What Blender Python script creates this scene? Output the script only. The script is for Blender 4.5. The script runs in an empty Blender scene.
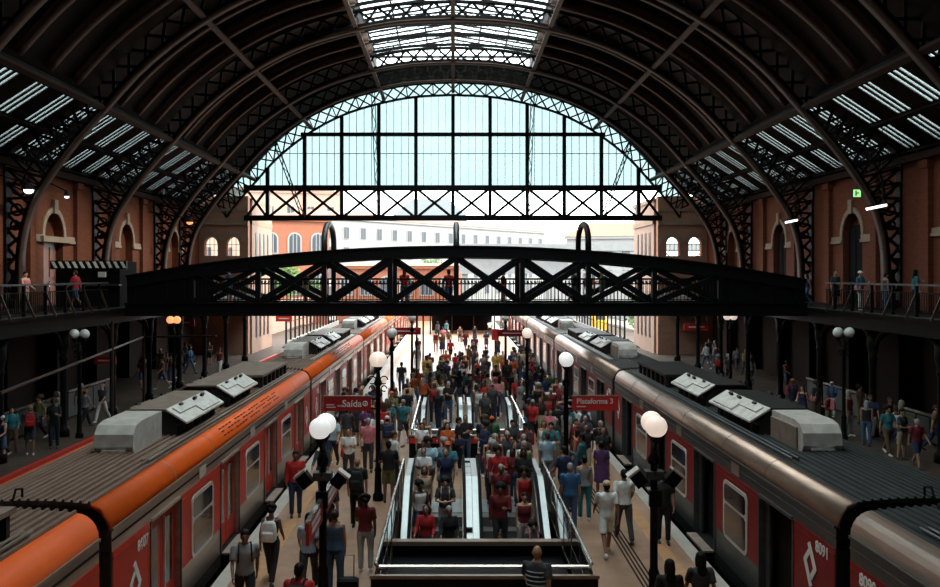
import bpy, bmesh, math, random
from mathutils import Vector, Matrix
R = math.radians
S = bpy.context.scene
COL = S.collection
random.seed(11)

# ------------------------------------------------------------------ camera
EYE = 6.4                                   # eye height over the platform, on a footbridge
F = 880.0                                   # focal length in pixels of a 940 px wide frame
cd = bpy.data.cameras.new('camera'); cam = bpy.data.objects.new('camera', cd); COL.objects.link(cam)
cd.sensor_width = 36.0; cd.lens = F / 940 * 36.0
cd.shift_x = 17 / 940; cd.shift_y = -19.5 / 940
cd.clip_start = 0.1; cd.clip_end = 2000
cam.location = (0, 0, EYE); cam.rotation_euler = (R(90), 0, 0)
S.camera = cam

# ------------------------------------------------------------------ sky, sun, exposure
wd = bpy.data.worlds.new('sky'); S.world = wd; wd.use_nodes = True
nt = wd.node_tree; nt.nodes.clear()
out = nt.nodes.new('ShaderNodeOutputWorld'); bg = nt.nodes.new('ShaderNodeBackground')
tc = nt.nodes.new('ShaderNodeTexCoord'); nz = nt.nodes.new('ShaderNodeTexNoise'); rp = nt.nodes.new('ShaderNodeValToRGB')
nz.inputs['Scale'].default_value = 2.2; nz.inputs['Detail'].default_value = 5
rp.color_ramp.elements[0].position = 0.3; rp.color_ramp.elements[0].color = (0.84, 0.93, 0.95, 1)
rp.color_ramp.elements[1].position = 0.7; rp.color_ramp.elements[1].color = (0.96, 0.98, 0.98, 1)
bg.inputs['Strength'].default_value = 3.6
nt.links.new(tc.outputs['Generated'], nz.inputs['Vector']); nt.links.new(nz.outputs['Fac'], rp.inputs['Fac'])
nt.links.new(rp.outputs['Color'], bg.inputs['Color']); nt.links.new(bg.outputs['Background'], out.inputs['Surface'])
sl = bpy.data.lights.new('sun', 'SUN'); sun = bpy.data.objects.new('sun', sl); COL.objects.link(sun)
sl.energy = 2.2; sl.angle = R(3); sl.color = (1.0, 0.90, 0.76)
sun.rotation_euler = Vector((-0.80, 0.12, -0.58)).to_track_quat('-Z', 'Y').to_euler()
S.view_settings.view_transform = 'Standard'; S.view_settings.look = 'None'
S.view_settings.gamma = 1.0; S.view_settings.use_curve_mapping = False
S.view_settings.exposure = 0.82
def portal(name, loc, rot, sx, sy):
    l = bpy.data.lights.new(name, 'AREA'); l.shape = 'RECTANGLE'; l.size = sx; l.size_y = sy
    l.cycles.is_portal = True
    o = bpy.data.objects.new(name, l); COL.objects.link(o); o.location = loc; o.rotation_euler = rot
    return o
# daylight enters through the glazed gable, the roof lantern, and the strip skylights
portal('gable_daylight', (0, 70.6, 11), (R(-90), 0, 0), 36, 22)
portal('lantern_daylight', (0, 36.4, 23.6), (0, 0, 0), 12, 57)
S.cycles.max_bounces = 8; S.cycles.diffuse_bounces = 4; S.cycles.transparent_max_bounces = 16
S.cycles.caustics_reflective = False; S.cycles.caustics_refractive = False
S.cycles.sample_clamp_indirect = 4.0

# ------------------------------------------------------------------ materials
MATS = {}
def mat(name, col, rough=0.6, metal=0.0, var=0.12, scale=6.0, bump=0.0, emit=0.0, spec=0.5, stretch=None):
    if name in MATS: return MATS[name]
    m = bpy.data.materials.new(name); m.use_nodes = True; t = m.node_tree
    b = t.nodes['Principled BSDF']
    b.inputs['Roughness'].default_value = rough; b.inputs['Metallic'].default_value = metal
    b.inputs['Specular IOR Level'].default_value = spec
    c = (*col, 1)
    if var > 0:
        co = t.nodes.new('ShaderNodeTexCoord'); n = t.nodes.new('ShaderNodeTexNoise'); r = t.nodes.new('ShaderNodeValToRGB')
        n.inputs['Scale'].default_value = scale; n.inputs['Detail'].default_value = 6; n.inputs['Roughness'].default_value = 0.65
        r.color_ramp.elements[0].position = 0.30; r.color_ramp.elements[1].position = 0.70
        r.color_ramp.elements[0].color = (*[max(0, x * (1 - var)) for x in col], 1)
        r.color_ramp.elements[1].color = (*[min(1, x * (1 + var)) for x in col], 1)
        src = co.outputs['Object']
        if stretch:
            mp = t.nodes.new('ShaderNodeMapping'); mp.inputs['Scale'].default_value = stretch
            t.links.new(src, mp.inputs['Vector']); src = mp.outputs['Vector']
        t.links.new(src, n.inputs['Vector']); t.links.new(n.outputs['Fac'], r.inputs['Fac'])
        t.links.new(r.outputs['Color'], b.inputs['Base Color'])
        if bump > 0:
            bp = t.nodes.new('ShaderNodeBump'); bp.inputs['Strength'].default_value = bump; bp.inputs['Distance'].default_value = 0.02
            t.links.new(n.outputs['Fac'], bp.inputs['Height']); t.links.new(bp.outputs['Normal'], b.inputs['Normal'])
    else: b.inputs['Base Color'].default_value = c
    if emit > 0:
        b.inputs['Emission Color'].default_value = c; b.inputs['Emission Strength'].default_value = emit
    MATS[name] = m; return m
def brickmat(name, c1, c2, mortar, scale=1.0):
    m = bpy.data.materials.new(name); m.use_nodes = True; t = m.node_tree; b = t.nodes['Principled BSDF']
    co = t.nodes.new('ShaderNodeTexCoord'); sp = t.nodes.new('ShaderNodeSeparateXYZ'); cb = t.nodes.new('ShaderNodeCombineXYZ')
    ad = t.nodes.new('ShaderNodeMath'); ad.operation = 'ADD'; bt = t.nodes.new('ShaderNodeTexBrick')
    t.links.new(co.outputs['Object'], sp.inputs['Vector'])
    t.links.new(sp.outputs['X'], ad.inputs[0]); t.links.new(sp.outputs['Y'], ad.inputs[1])
    t.links.new(ad.outputs[0], cb.inputs['X']); t.links.new(sp.outputs['Z'], cb.inputs['Y'])
    t.links.new(cb.outputs['Vector'], bt.inputs['Vector'])
    bt.inputs['Color1'].default_value = (*c1, 1); bt.inputs['Color2'].default_value = (*c2, 1); bt.inputs['Mortar'].default_value = (*mortar, 1)
    bt.inputs['Scale'].default_value = scale; bt.inputs['Brick Width'].default_value = 0.24; bt.inputs['Row Height'].default_value = 0.075
    bt.inputs['Mortar Size'].default_value = 0.008
    t.links.new(bt.outputs['Color'], b.inputs['Base Color']); b.inputs['Roughness'].default_value = 0.85; b.inputs['Specular IOR Level'].default_value = 0.15
    MATS[name] = m; return m
def glassmat(name, tint, trans, frost=0.3):
    # thin dirty pane: light passes straight through, part is scattered by dust
    m = bpy.data.materials.new(name); m.use_nodes = True; t = m.node_tree; t.nodes.clear()
    o = t.nodes.new('ShaderNodeOutputMaterial'); tr = t.nodes.new('ShaderNodeBsdfTransparent'); tl = t.nodes.new('ShaderNodeBsdfTranslucent')
    gl = t.nodes.new('ShaderNodeBsdfGlossy'); m1 = t.nodes.new('ShaderNodeMixShader'); m2 = t.nodes.new('ShaderNodeMixShader')
    tr.inputs['Color'].default_value = (*[x * trans for x in tint], 1); tl.inputs['Color'].default_value = (*[x * 0.8 for x in tint], 1)
    gl.inputs['Roughness'].default_value = 0.08; gl.inputs['Color'].default_value = (0.9, 0.95, 1, 1)
    m1.inputs[0].default_value = frost; m2.inputs[0].default_value = 0.06
    t.links.new(tr.outputs[0], m1.inputs[1]); t.links.new(tl.outputs[0], m1.inputs[2])
    t.links.new(m1.outputs[0], m2.inputs[1]); t.links.new(gl.outputs[0], m2.inputs[2]); t.links.new(m2.outputs[0], o.inputs['Surface'])
    MATS[name] = m; return m

M_iron = mat('dark_iron', (0.007, 0.0065, 0.0065), 0.55, 0.0, 0.35, 3, spec=0.12)
M_ironb = mat('brown_iron', (0.058, 0.034, 0.025), 0.5, 0.1, 0.3, 3, spec=0.25)
M_black = mat('black_paint', (0.006, 0.006, 0.007), 0.5, 0.0, 0.3, 5, spec=0.12)
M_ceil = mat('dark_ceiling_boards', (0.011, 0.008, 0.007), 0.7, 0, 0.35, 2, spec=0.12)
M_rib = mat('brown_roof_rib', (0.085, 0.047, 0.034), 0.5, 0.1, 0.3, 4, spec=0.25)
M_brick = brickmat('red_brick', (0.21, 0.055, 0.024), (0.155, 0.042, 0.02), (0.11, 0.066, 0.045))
M_shadebrick = brickmat('shaded_brick', (0.035, 0.016, 0.011), (0.026, 0.012, 0.009), (0.03, 0.022, 0.017))  # brick with shade put into its colour, for ground storey and cornice
M_brickp = brickmat('pink_brick', (0.50, 0.26, 0.17), (0.42, 0.21, 0.14), (0.45, 0.33, 0.25))
M_stone = mat('pale_stone', (0.34, 0.25, 0.18), 0.8, 0, 0.18, 3, 0.1, spec=0.25)
M_wood = mat('varnished_wood', (0.20, 0.055, 0.02), 0.45, 0, 0.3, 3, stretch=(6, 6, 0.6))
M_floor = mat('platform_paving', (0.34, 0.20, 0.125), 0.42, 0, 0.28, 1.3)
M_sidef = mat('shaded_side_platform_asphalt', (0.085, 0.062, 0.048), 0.6, 0, 0.3, 1.2, spec=0.12)  # darkened so the dimness of the side platforms sits in the colour
M_edge = mat('platform_edge_concrete', (0.42, 0.38, 0.33), 0.6, 0, 0.15, 2)
M_tact = mat('ochre_tactile_strip', (0.46, 0.24, 0.11), 0.6, 0, 0.2, 4)
M_bed = mat('track_ballast', (0.05, 0.042, 0.037), 0.9, 0, 0.5, 8, 0.4, spec=0.12)
M_rail = mat('rail_steel', (0.25, 0.2, 0.17), 0.35, 0.9, 0.3, 3)
M_steel = mat('stainless_steel', (0.50, 0.40, 0.33), 0.32, 0.75, 0.22, 2, stretch=(1, 0.2, 3))
M_steeld = mat('dull_grey_steel', (0.10, 0.105, 0.105), 0.40, 0.6, 0.25, 2, stretch=(1, 0.2, 3))  # darkened along with the shaded red of the right-hand train
M_silver = mat('weathered_silver_band', (0.40, 0.28, 0.215), 0.33, 0.55, 0.35, 1.4, stretch=(3, 0.4, 3))
M_orange = mat('orange_paint', (0.92, 0.13, 0.012), 0.5, 0, 0.07, 1.2, spec=0.2)
M_red = mat('red_train_paint', (0.52, 0.026, 0.010), 0.4, 0, 0.12, 2, spec=0.2)
M_redd = mat('shaded_deep_red_paint', (0.22, 0.006, 0.006), 0.45, 0, 0.12, 2, spec=0.2)  # right train's red, with the dimness of that side put into it
M_roofl = mat('brown_train_roof', (0.20, 0.125, 0.09), 0.6, 0.1, 0.3, 2.5, stretch=(4, 0.4, 4))
M_roofr = mat('grey_train_roof', (0.045, 0.05, 0.05), 0.55, 0.15, 0.3, 2.5, spec=0.25, stretch=(4, 0.4, 4))
M_acw = mat('dusty_white_metal', (0.62, 0.58, 0.53), 0.45, 0.1, 0.22, 4, 0.05)
M_acb = mat('brown_dusty_metal', (0.24, 0.18, 0.14), 0.6, 0.1, 0.3, 3)
M_acd = mat('soot_dark_metal', (0.035, 0.033, 0.032), 0.55, 0.2, 0.3, 4, spec=0.12)
M_wframe = mat('pale_window_frame', (0.66, 0.60, 0.54), 0.4, 0.2, 0.1, 4)
M_dglass = mat('dark_train_glass', (0.012, 0.012, 0.014), 0.08, 0, 0, spec=0.7)
M_rubber = mat('black_rubber', (0.010, 0.010, 0.011), 0.75, 0, 0.3, 6, spec=0.12)
M_white = mat('white_paint', (0.80, 0.78, 0.74), 0.5, 0, 0.06, 4)
M_sign = mat('maroon_sign', (0.36, 0.012, 0.016), 0.45, 0, 0.06, 3)
M_signr = mat('red_sign', (0.60, 0.03, 0.025), 0.45, 0, 0.06, 3)
M_rim = mat('red_platform_edge', (0.55, 0.03, 0.02), 0.5, 0, 0.2, 3)
M_esc = mat('brushed_escalator_steel', (0.40, 0.43, 0.43), 0.42, 0.7, 0.10, 4)
M_step = mat('escalator_step_steel', (0.26, 0.26, 0.25), 0.4, 0.6, 0.2, 4)
M_rod = mat('polished_handrail_steel', (0.68, 0.66, 0.62), 0.22, 0.9, 0.06, 4)
M_beam = mat('brown_edge_beam', (0.30, 0.21, 0.16), 0.4, 0.4, 0.15, 3)
M_globe = mat('frosted_white_globe', (0.90, 0.90, 0.86), 0.3, 0, 0)
M_globec = mat('glow_brightened_globe', (0.95, 0.96, 0.94), 0.3, 0, 0, emit=0.32)  # unlit globe, slight glow added to whiten it
M_globel = mat('lit_white_globe', (1.0, 0.82, 0.70), 0.3, 0, 0, emit=0.35)
M_globew = mat('lit_warm_globe', (1.0, 0.36, 0.14), 0.3, 0, 0, emit=0.75)
M_tube = mat('fluorescent_tube', (0.95, 1.0, 1.0), 0.3, 0, 0, emit=1.6)
M_exit = mat('green_exit_sign', (0.35, 0.85, 0.30), 0.4, 0, 0, emit=0.7)
M_gable = glassmat('gable_glass', (0.84, 0.98, 0.99), 0.475, 0.06)
M_lant = glassmat('lantern_glass', (0.94, 0.985, 0.985), 0.95, 0.06)
M_strip = glassmat('strip_skylight_glass', (0.88, 0.98, 0.98), 0.55, 0.15)
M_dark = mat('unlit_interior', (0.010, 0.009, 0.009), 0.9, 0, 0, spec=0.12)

# ------------------------------------------------------------------ mesh helpers
def origin(p):
    o = Vector((0, 0, 0))
    while p is not None: o += p.location; p = p.parent
    return o
class MB:
    def __init__(s): s.v = []; s.f = []; s.mi = []; s.cur = 0
    def add(s, vs, fs):
        n = len(s.v); s.v += [tuple(p) for p in vs]; s.f += [tuple(i + n for i in f) for f in fs]; s.mi += [s.cur] * len(fs); return s
    def box(s, x0, x1, y0, y1, z0, z1):
        return s.add([(x0,y0,z0),(x1,y0,z0),(x1,y1,z0),(x0,y1,z0),(x0,y0,z1),(x1,y0,z1),(x1,y1,z1),(x0,y1,z1)],
                     [(0,3,2,1),(4,5,6,7),(0,1,5,4),(1,2,6,5),(2,3,7,6),(3,0,4,7)])
    def cbox(s, c, d): return s.box(c[0]-d[0]/2, c[0]+d[0]/2, c[1]-d[1]/2, c[1]+d[1]/2, c[2]-d[2]/2, c[2]+d[2]/2)
    def bevbox(s, x0, x1, y0, y1, z0, z1, b):
        # box with chamfered vertical and top edges
        def ring(e, z): return [(x0+b*(1-e)+0, y0, z)] if 0 else None
        def loop(i, z):
            a0, a1, c0, c1 = x0+i, x1-i, y0+i, y1-i
            return [(a0+b,c0,z),(a1-b,c0,z),(a1,c0+b,z),(a1,c1-b,z),(a1-b,c1,z),(a0+b,c1,z),(a0,c1-b,z),(a0,c0+b,z)]
        return s.loft([loop(0, z0), loop(0, z1-b), loop(b, z1)], True)
    def bar(s, p, q, w, h=None, up=(0,0,1)):
        p, q = Vector(p), Vector(q); h = h or w; d = (q-p)
        if d.length < 1e-6: return s
        d.normalize(); u = Vector(up)
        if abs(d.dot(u)) > 0.98: u = Vector((0,1,0))
        a = d.cross(u).normalized()*w/2; b = a.cross(d).normalized()*h/2
        return s.add([p-a-b,p+a-b,p+a+b,p-a+b,q-a-b,q+a-b,q+a+b,q-a+b],
                     [(0,1,2,3),(7,6,5,4),(0,4,5,1),(1,5,6,2),(2,6,7,3),(3,7,4,0)])
    def loft(s, rings, cap=True, closed=True):
        n = len(rings[0]); vs = [p for r in rings for p in r]; fs = []
        for i in range(len(rings)-1):
            for k in range(n if closed else n-1):
                a = i*n+k; b = i*n+(k+1) % n; fs.append((a, b, b+n, a+n))
        if cap: fs.append(tuple(range(n-1, -1, -1))); fs.append(tuple(range((len(rings)-1)*n, len(rings)*n)))
        return s.add(vs, fs)
    def tube(s, pts, r, n=8, cap=True):
        pts = [Vector(p) for p in pts]; rs = r if isinstance(r, (list, tuple)) else [r]*len(pts); rings = []
        pa = None
        for i, p in enumerate(pts):
            d = (pts[min(i+1, len(pts)-1)]-pts[max(i-1, 0)]).normalized()
            if pa is None: pa = d.orthogonal().normalized()
            a = (pa - d*pa.dot(d)); a = a.normalized() if a.length > 1e-5 else d.orthogonal().normalized(); pa = a
            b = d.cross(a)
            rings.append([p + (a*math.cos(2*math.pi*k/n)+b*math.sin(2*math.pi*k/n))*rs[i] for k in range(n)])
        return s.loft(rings, cap)
    def lathe(s, prof, c=(0,0,0), n=12, cap=True):
        return s.loft([[(c[0]+r*math.cos(2*math.pi*k/n), c[1]+r*math.sin(2*math.pi*k/n), c[2]+z) for k in range(n)] for r, z in prof], cap)
    def ball(s, c, r, n=12, m=8):
        if not isinstance(r, (tuple, list)): r = (r, r, r)
        rings = [[(c[0]+r[0]*math.sin(math.pi*(i+.02)/(m+.04))*math.cos(2*math.pi*k/n), c[1]+r[1]*math.sin(math.pi*(i+.02)/(m+.04))*math.sin(2*math.pi*k/n),
                   c[2]-r[2]*math.cos(math.pi*i/m)) for k in range(n)] for i in range(m+1)]
        return s.loft(rings, True)
    def prism(s, poly, axis, a, b):
        # poly of 2-D points; axis 'x': (y,z), 'y': (x,z), 'z': (x,y)
        def P(p, t): return {'x': (t, p[0], p[1]), 'y': (p[0], t, p[1]), 'z': (p[0], p[1], t)}[axis]
        return s.loft([[P(p, a) for p in poly], [P(p, b) for p in poly]], True)
    def build(s, name, m, parent=None, smooth=False, local=False, label=None):
        me = bpy.data.meshes.new(name)
        vs = s.v; loc = None
        if parent is not None and not local:
            o = origin(parent); vs = [(p[0]-o.x, p[1]-o.y, p[2]-o.z) for p in vs]
        elif parent is None and not local:
            xs = [p[0] for p in vs]; ys = [p[1] for p in vs]; zs = [p[2] for p in vs]
            loc = ((min(xs)+max(xs))/2, (min(ys)+max(ys))/2, min(zs)); vs = [(p[0]-loc[0], p[1]-loc[1], p[2]-loc[2]) for p in vs]
        me.from_pydata(vs, [], s.f)
        for k in (m if isinstance(m, (list, tuple)) else [m]): me.materials.append(k)
        if s.cur or any(s.mi): me.polygons.foreach_set('material_index', s.mi)
        bm = bmesh.new(); bm.from_mesh(me); bmesh.ops.recalc_face_normals(bm, faces=bm.faces); bm.to_mesh(me); bm.free()
        if smooth: me.polygons.foreach_set('use_smooth', [True]*len(me.polygons)); 
        me.update()
        ob = bpy.data.objects.new(name, me); COL.objects.link(ob)
        if loc: ob.location = loc
        ob.parent = parent
        if label: ob['label'] = label
        return ob
def tag(o, label, cat, group=None):
    o['label'] = label; o['category'] = cat
    if group: o['group'] = group
    return o
def struct(o): o['kind'] = 'structure'; return o
def stuff(o): o['kind'] = 'stuff'; return o
def thing(name, loc, label, cat, group=None):
    o = bpy.data.objects.new(name, None); COL.objects.link(o); o.location = loc; o.empty_display_size = 0.2
    return tag(o, label, cat, group)
def kids(o): return [c for c in bpy.data.objects if c.parent == o]
def share(name, src, parent, loc=(0,0,0), rotz=0, scale=None, label=None):
    o = bpy.data.objects.new(name, src.data if hasattr(src, 'data') else src); COL.objects.link(o); o.parent = parent
    o.location = loc; o.rotation_euler = (0, 0, rotz)
    if scale: o.scale = scale
    if label: o['label'] = label
    return o
TREE = {}
def copy_tree(root, loc, label=None, group=None):
    def cp(o, par):
        c = o.copy(); COL.objects.link(c); c.parent = par
        for ch in o.children: cp(ch, c)
        return c
    r = cp(root, None); r.location = loc
    if label: r['label'] = label
    if group: r['group'] = group
    return r
def at(px, py, D): return Vector(((px-453)*D/F, D, EYE-(py-274)*D/F))   # a pixel at a known distance
def text(name, s, size, m, parent, loc, rot, ext=0.004, align='LEFT', bold=0.0):
    cu = bpy.data.curves.new(name, 'FONT'); cu.body = s; cu.size = size; cu.extrude = ext; cu.align_x = align; cu.offset = bold
    o = bpy.data.objects.new(name, cu); COL.objects.link(o); dg = bpy.context.evaluated_depsgraph_get()
    me = bpy.data.meshes.new_from_object(o.evaluated_get(dg)); bpy.data.objects.remove(o); bpy.data.curves.remove(cu)
    me.materials.clear(); me.materials.append(m)
    ob = bpy.data.objects.new(name, me); COL.objects.link(ob); ob.parent = parent
    ob.location = Vector(loc) - (origin(parent) if parent else Vector()); ob.rotation_euler = rot
    return ob

# ------------------------------------------------------------------ the shed: floors, walls, galleries, roof
ARCH = [29.8, 39.7, 49.4, 59.5, 64.9]       # main arches, metres from the camera's bridge
END = 70.0
YB = -29.0
XL, XR = -15.0, 16.2                        # inner edges of the galleries
WX = 20.2                                   # side walls
GZ = 4.85                                   # gallery floor
def spl(pts, n):
    # Catmull-Rom through pts, n samples
    P = [Vector(p) for p in pts]; P = [P[0]*2-P[1]] + P + [P[-1]*2-P[-2]]; m = len(P)-3; o = []
    for i in range(n):
        t = i/(n-1)*m; k = min(int(t), m-1); t -= k; a, b, c, d = P[k:k+4]
        o.append(0.5*((2*b)+(c-a)*t+(2*a-5*b+4*c-d)*t*t+(3*b-a-3*c+d)*t*t*t))
    return o
PIN = [(0,14.27),(3.1,14.1),(6.05,13.53),(8.83,12.64),(11.5,11.2),(13.9,9.33),(15.86,7.2),(17.1,5.78),(18.2,4.3),(18.95,3.0),(19.4,1.2),(19.5,-1.5)]
POUT = [(0,15.3),(3.2,15.12),(6.35,14.52),(9.3,13.55),(12.1,12.05),(14.6,10.1),(16.6,8.0),(18.3,6.75),(20.0,5.4),(20.1,3.4),(20.1,1.2),(20.1,-1.5)]
NS = 67
pin = spl([(x, 0, z+EYE) for x, z in PIN], NS); pout = spl([(x, 0, z+EYE) for x, z in POUT], NS)
def zin(x):
    x = abs(x)
    for a, b in zip(pin, pin[1:]):
        if a.x <= x <= b.x: return a.z+(b.z-a.z)*(x-a.x)/max(1e-6, b.x-a.x)
    return pin[-1].z
def zout(x): return zin(x)+1.03/max(0.35, math.cos(math.atan2(abs(x), 26)))
def curve_beam(mb, pts, y, w, h, off=0.0):
    # rectangular section swept along a curve in the x-z plane, w along y, h outwards
    rings = []
    for i, p in enumerate(pts):
        d = (pts[min(i+1, len(pts)-1)]-pts[max(i-1, 0)]).normalized(); nrm = Vector((-d.z, 0, d.x))
        if nrm.z < 0 and abs(nrm.z) > 0.2 or (abs(nrm.z) <= 0.2 and nrm.x*p.x < 0): nrm = -nrm
        a = p+nrm*off; b = p+nrm*(off+h)
        rings.append([(a.x, y-w/2, a.z), (a.x, y+w/2, a.z), (b.x, y+w/2, b.z), (b.x, y-w/2, b.z)])
    mb.loft(rings, True); return mb
def both(pts): return [Vector((-p.x, p.y, p.z)) for p in reversed(pts)] + list(pts[1:])

# floors: island platform with two escalator pits, track beds, side platforms
PIT = [(-1.42, 2.55, 16.2, 23.7), (-1.42, 2.55, 30.2, 36.8)]
mb = MB(); x0, x1 = -4.95, 5.65
mb.box(x0, PIT[0][0], 2, 125, -1.2, 0); mb.box(PIT[0][1], x1, 2, 125, -1.2, 0)
ys = [2]
for p in PIT: ys += [p[2], p[3]]
ys.append(125)
for i in range(0, len(ys), 2): mb.box(PIT[0][0], PIT[0][1], ys[i], ys[i+1], -1.2, 0)
floor = struct(mb.build('floor', M_floor))
mb = MB()
for xx in (x0, x1-0.32): mb.box(xx, xx+0.32, 2, 125, 0.001, 0.012)
mb.build('edge_strip', M_edge, floor)
for xx in (x0+0.62, x1-0.95):
    MB().box(xx, xx+0.33, 2, 125, 0.001, 0.010).build('tactile_strip', M_tact, floor)
mb = MB()
for k in range(4): mb.box(x1-1.5-0.09*k, x1-1.46-0.09*k, 2, 60, 0.001, 0.006)
mb.build('groove_strip', M_rubber, floor)
mb = MB(); mb.box(-300, 300, -60, 600, -1.75, -1.2)
struct(mb.build('floor', M_bed))
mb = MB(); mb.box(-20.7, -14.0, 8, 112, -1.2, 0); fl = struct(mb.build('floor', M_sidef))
MB().box(-14.16, -13.96, 8, 70, -0.10, 0.035).build('edge_strip', M_rim, fl, label='red painted platform edge')
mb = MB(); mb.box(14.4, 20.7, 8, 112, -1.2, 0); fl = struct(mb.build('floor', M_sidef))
MB().box(14.38, 14.6, 8, 70, -0.10, 0.03).build('edge_strip', M_edge, fl)
def rail_track(xc, label):
    t = thing('railway_track', (xc, 45, -1.2), label, 'track')
    for s in (-0.8, 0.8):
        mb = MB(); mb.box(xc+s-0.06, xc+s+0.06, 2, 118, -1.14, -1.12); mb.box(xc+s-0.015, xc+s+0.015, 2, 118, -1.12, -1.02); mb.box(xc+s-0.035, xc+s+0.035, 2, 118, -1.02, -0.98)
        mb.build('rail', M_rail, t)
    sl = MB().box(xc-1.3, xc+1.3, 0, 0.24, -1.22, -1.14).build('sleeper', M_edge, t)
    sl.location.y = 12-45; sl.data.transform(Matrix.Translation((0, 45, 0)))
    for k in range(1, 90):
        o = share('sleeper', sl, t); o.location = sl.location; o.location.y += k*0.65
rail_track(-10.9, 'empty railway track between the orange-edged train and the red platform edge')
rail_track(11.6, 'empty railway track beside the grey-roofed train')

# walls with arched openings; mp maps (u along wall, d depth into wall, z)
def arch_wall(mb, u0, u1, z0, z1, ops, depth, mp, n=10):
    def q(*pts): mb.add([mp(*p) for p in pts], [tuple(range(len(pts)))])
    u = u0
    for (uc, hw, zb, zs) in sorted(ops):
        q((u,0,z0),(uc-hw,0,z0),(uc-hw,0,z1),(u,0,z1))
        if zb > z0+1e-4: q((uc-hw,0,z0),(uc+hw,0,z0),(uc+hw,0,zb),(uc-hw,0,zb))
        arc = [(uc-hw*math.cos(math.pi*k/n), zs+hw*1.12*math.sin(math.pi*k/n)) for k in range(n+1)]
        for a, b in zip(arc, arc[1:]):
            q((a[0],0,a[1]),(b[0],0,b[1]),(b[0],0,z1),(a[0],0,z1)); q((a[0],0,a[1]),(a[0],depth,a[1]),(b[0],depth,b[1]),(b[0],0,b[1]))
        q((uc-hw,0,zb),(uc-hw,depth,zb),(uc-hw,depth,zs),(uc-hw,0,zs)); q((uc+hw,0,zb),(uc+hw,depth,zb),(uc+hw,depth,zs),(uc+hw,0,zs))
        q((uc-hw,0,zb),(uc+hw,0,zb),(uc+hw,depth,zb),(uc-hw,depth,zb)); u = uc+hw
    q((u,0,z0),(u1,0,z0),(u1,0,z1),(u,0,z1)); q((u0,0,z1),(u1,0,z1),(u1,depth,z1),(u0,depth,z1))
def arch_ring(mb, uc, hw, zs, wd, proud, mp, n=14):
    rings = []
    for k in range(n+1):
        c, s_ = -math.cos(math.pi*k/n), math.sin(math.pi*k/n)*1.12
        rings.append([mp(uc+hw*c, -proud, zs+hw*s_), mp(uc+(hw+wd)*c, -proud, zs+(hw+wd)*s_), mp(uc+(hw+wd)*c, 0.02, zs+(hw+wd)*s_), mp(uc+hw*c, 0.02, zs+hw*s_)])
    mb.loft(rings, True)
BAYS = [24.8, 34.7, 44.5, 54.4, 63.6]
def side_wall(name, sx):
    X = sx*WX
    mp = lambda u, d, z: (X+sx*d, u, z)
    mb = MB(); ops = [(b, 1.08, GZ+0.02, 8.3) for b in BAYS]
    arch_wall(mb, 8, END+1, GZ-0.4, 12.4, ops, 0.45, mp)
    mb.add([mp(8,0.45,GZ-.3), mp(END+1,0.45,GZ-.3), mp(END+1,0.45,13), mp(8,0.45,13)], [(0,1,2,3)])
    mb.add([mp(YB,0.46,-1.2), mp(8,0.46,-1.2), mp(8,0.46,13), mp(YB,0.46,13)], [(0,1,2,3)])
    w = struct(mb.build(name, M_brick))
    lo = MB(); lo.add([mp(8,0.45,-1.2), mp(END+1,0.45,-1.2), mp(END+1,0.45,GZ-.3), mp(8,0.45,GZ-.3)], [(0,1,2,3)]); lo.build('ground_storey', M_shadebrick, w)
    for b in BAYS:
        r = MB(); arch_ring(r, b, 1.08, 8.3, 0.24, 0.07, mp); r.build('arch_surround', M_stone, w)
        k = MB(); k.box(min(X-sx*0.16, X), max(X-sx*0.16, X), b-0.2, b+0.2, 9.45, 10.15); k.build('keystone', M_stone, w)
        for s in (-1, 1):
            i = MB(); ya = b+s*1.06; yb = b+s*2.35
            i.box(min(X-sx*0.13, X), max(X-sx*0.13, X), min(ya,yb), max(ya,yb), 7.98, 8.12); i.box(min(X-sx*0.08, X), max(X-sx*0.08, X), min(ya,yb), max(ya,yb), 8.12, 8.34)
            i.build('impost', M_stone, w)
            p = MB(); yc = b+s*2.6
            p.box(min(X-sx*0.22, X), max(X-sx*0.22, X), yc-0.28, yc+0.28, GZ, 10.9); p.build('pilaster', M_brick, w)
            p = MB(); p.box(min(X-sx*0.30, X), max(X-sx*0.30, X), yc-0.36, yc+0.36, 10.9, 11.25); p.build('capital', M_brick, w)
    c = MB(); c.box(min(X-sx*0.35, X), max(X-sx*0.35, X), 8, END, 11.3, 11.6); c.build('cornice', M_shadebrick, w)
    # ground storey under the gallery: piers, in the shade-darkened brick
    for b in [25+4.95*k for k in range(9)]:
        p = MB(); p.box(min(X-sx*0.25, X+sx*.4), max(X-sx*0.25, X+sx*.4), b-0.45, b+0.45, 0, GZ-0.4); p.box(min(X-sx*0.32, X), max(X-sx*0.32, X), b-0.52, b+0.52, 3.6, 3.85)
        p.build('pier', M_shadebrick, w)
    mb = MB(); mb.box(min(X, X+sx*.4), max(X, X+sx*.4), 8, END, 3.9, GZ-0.3); mb.build('lintel_band', M_shadebrick, w)
    return w, mp
wl, mpl = side_wall('wall_left', -1)
wr, mpr = side_wall('wall_right', 1)
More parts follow.
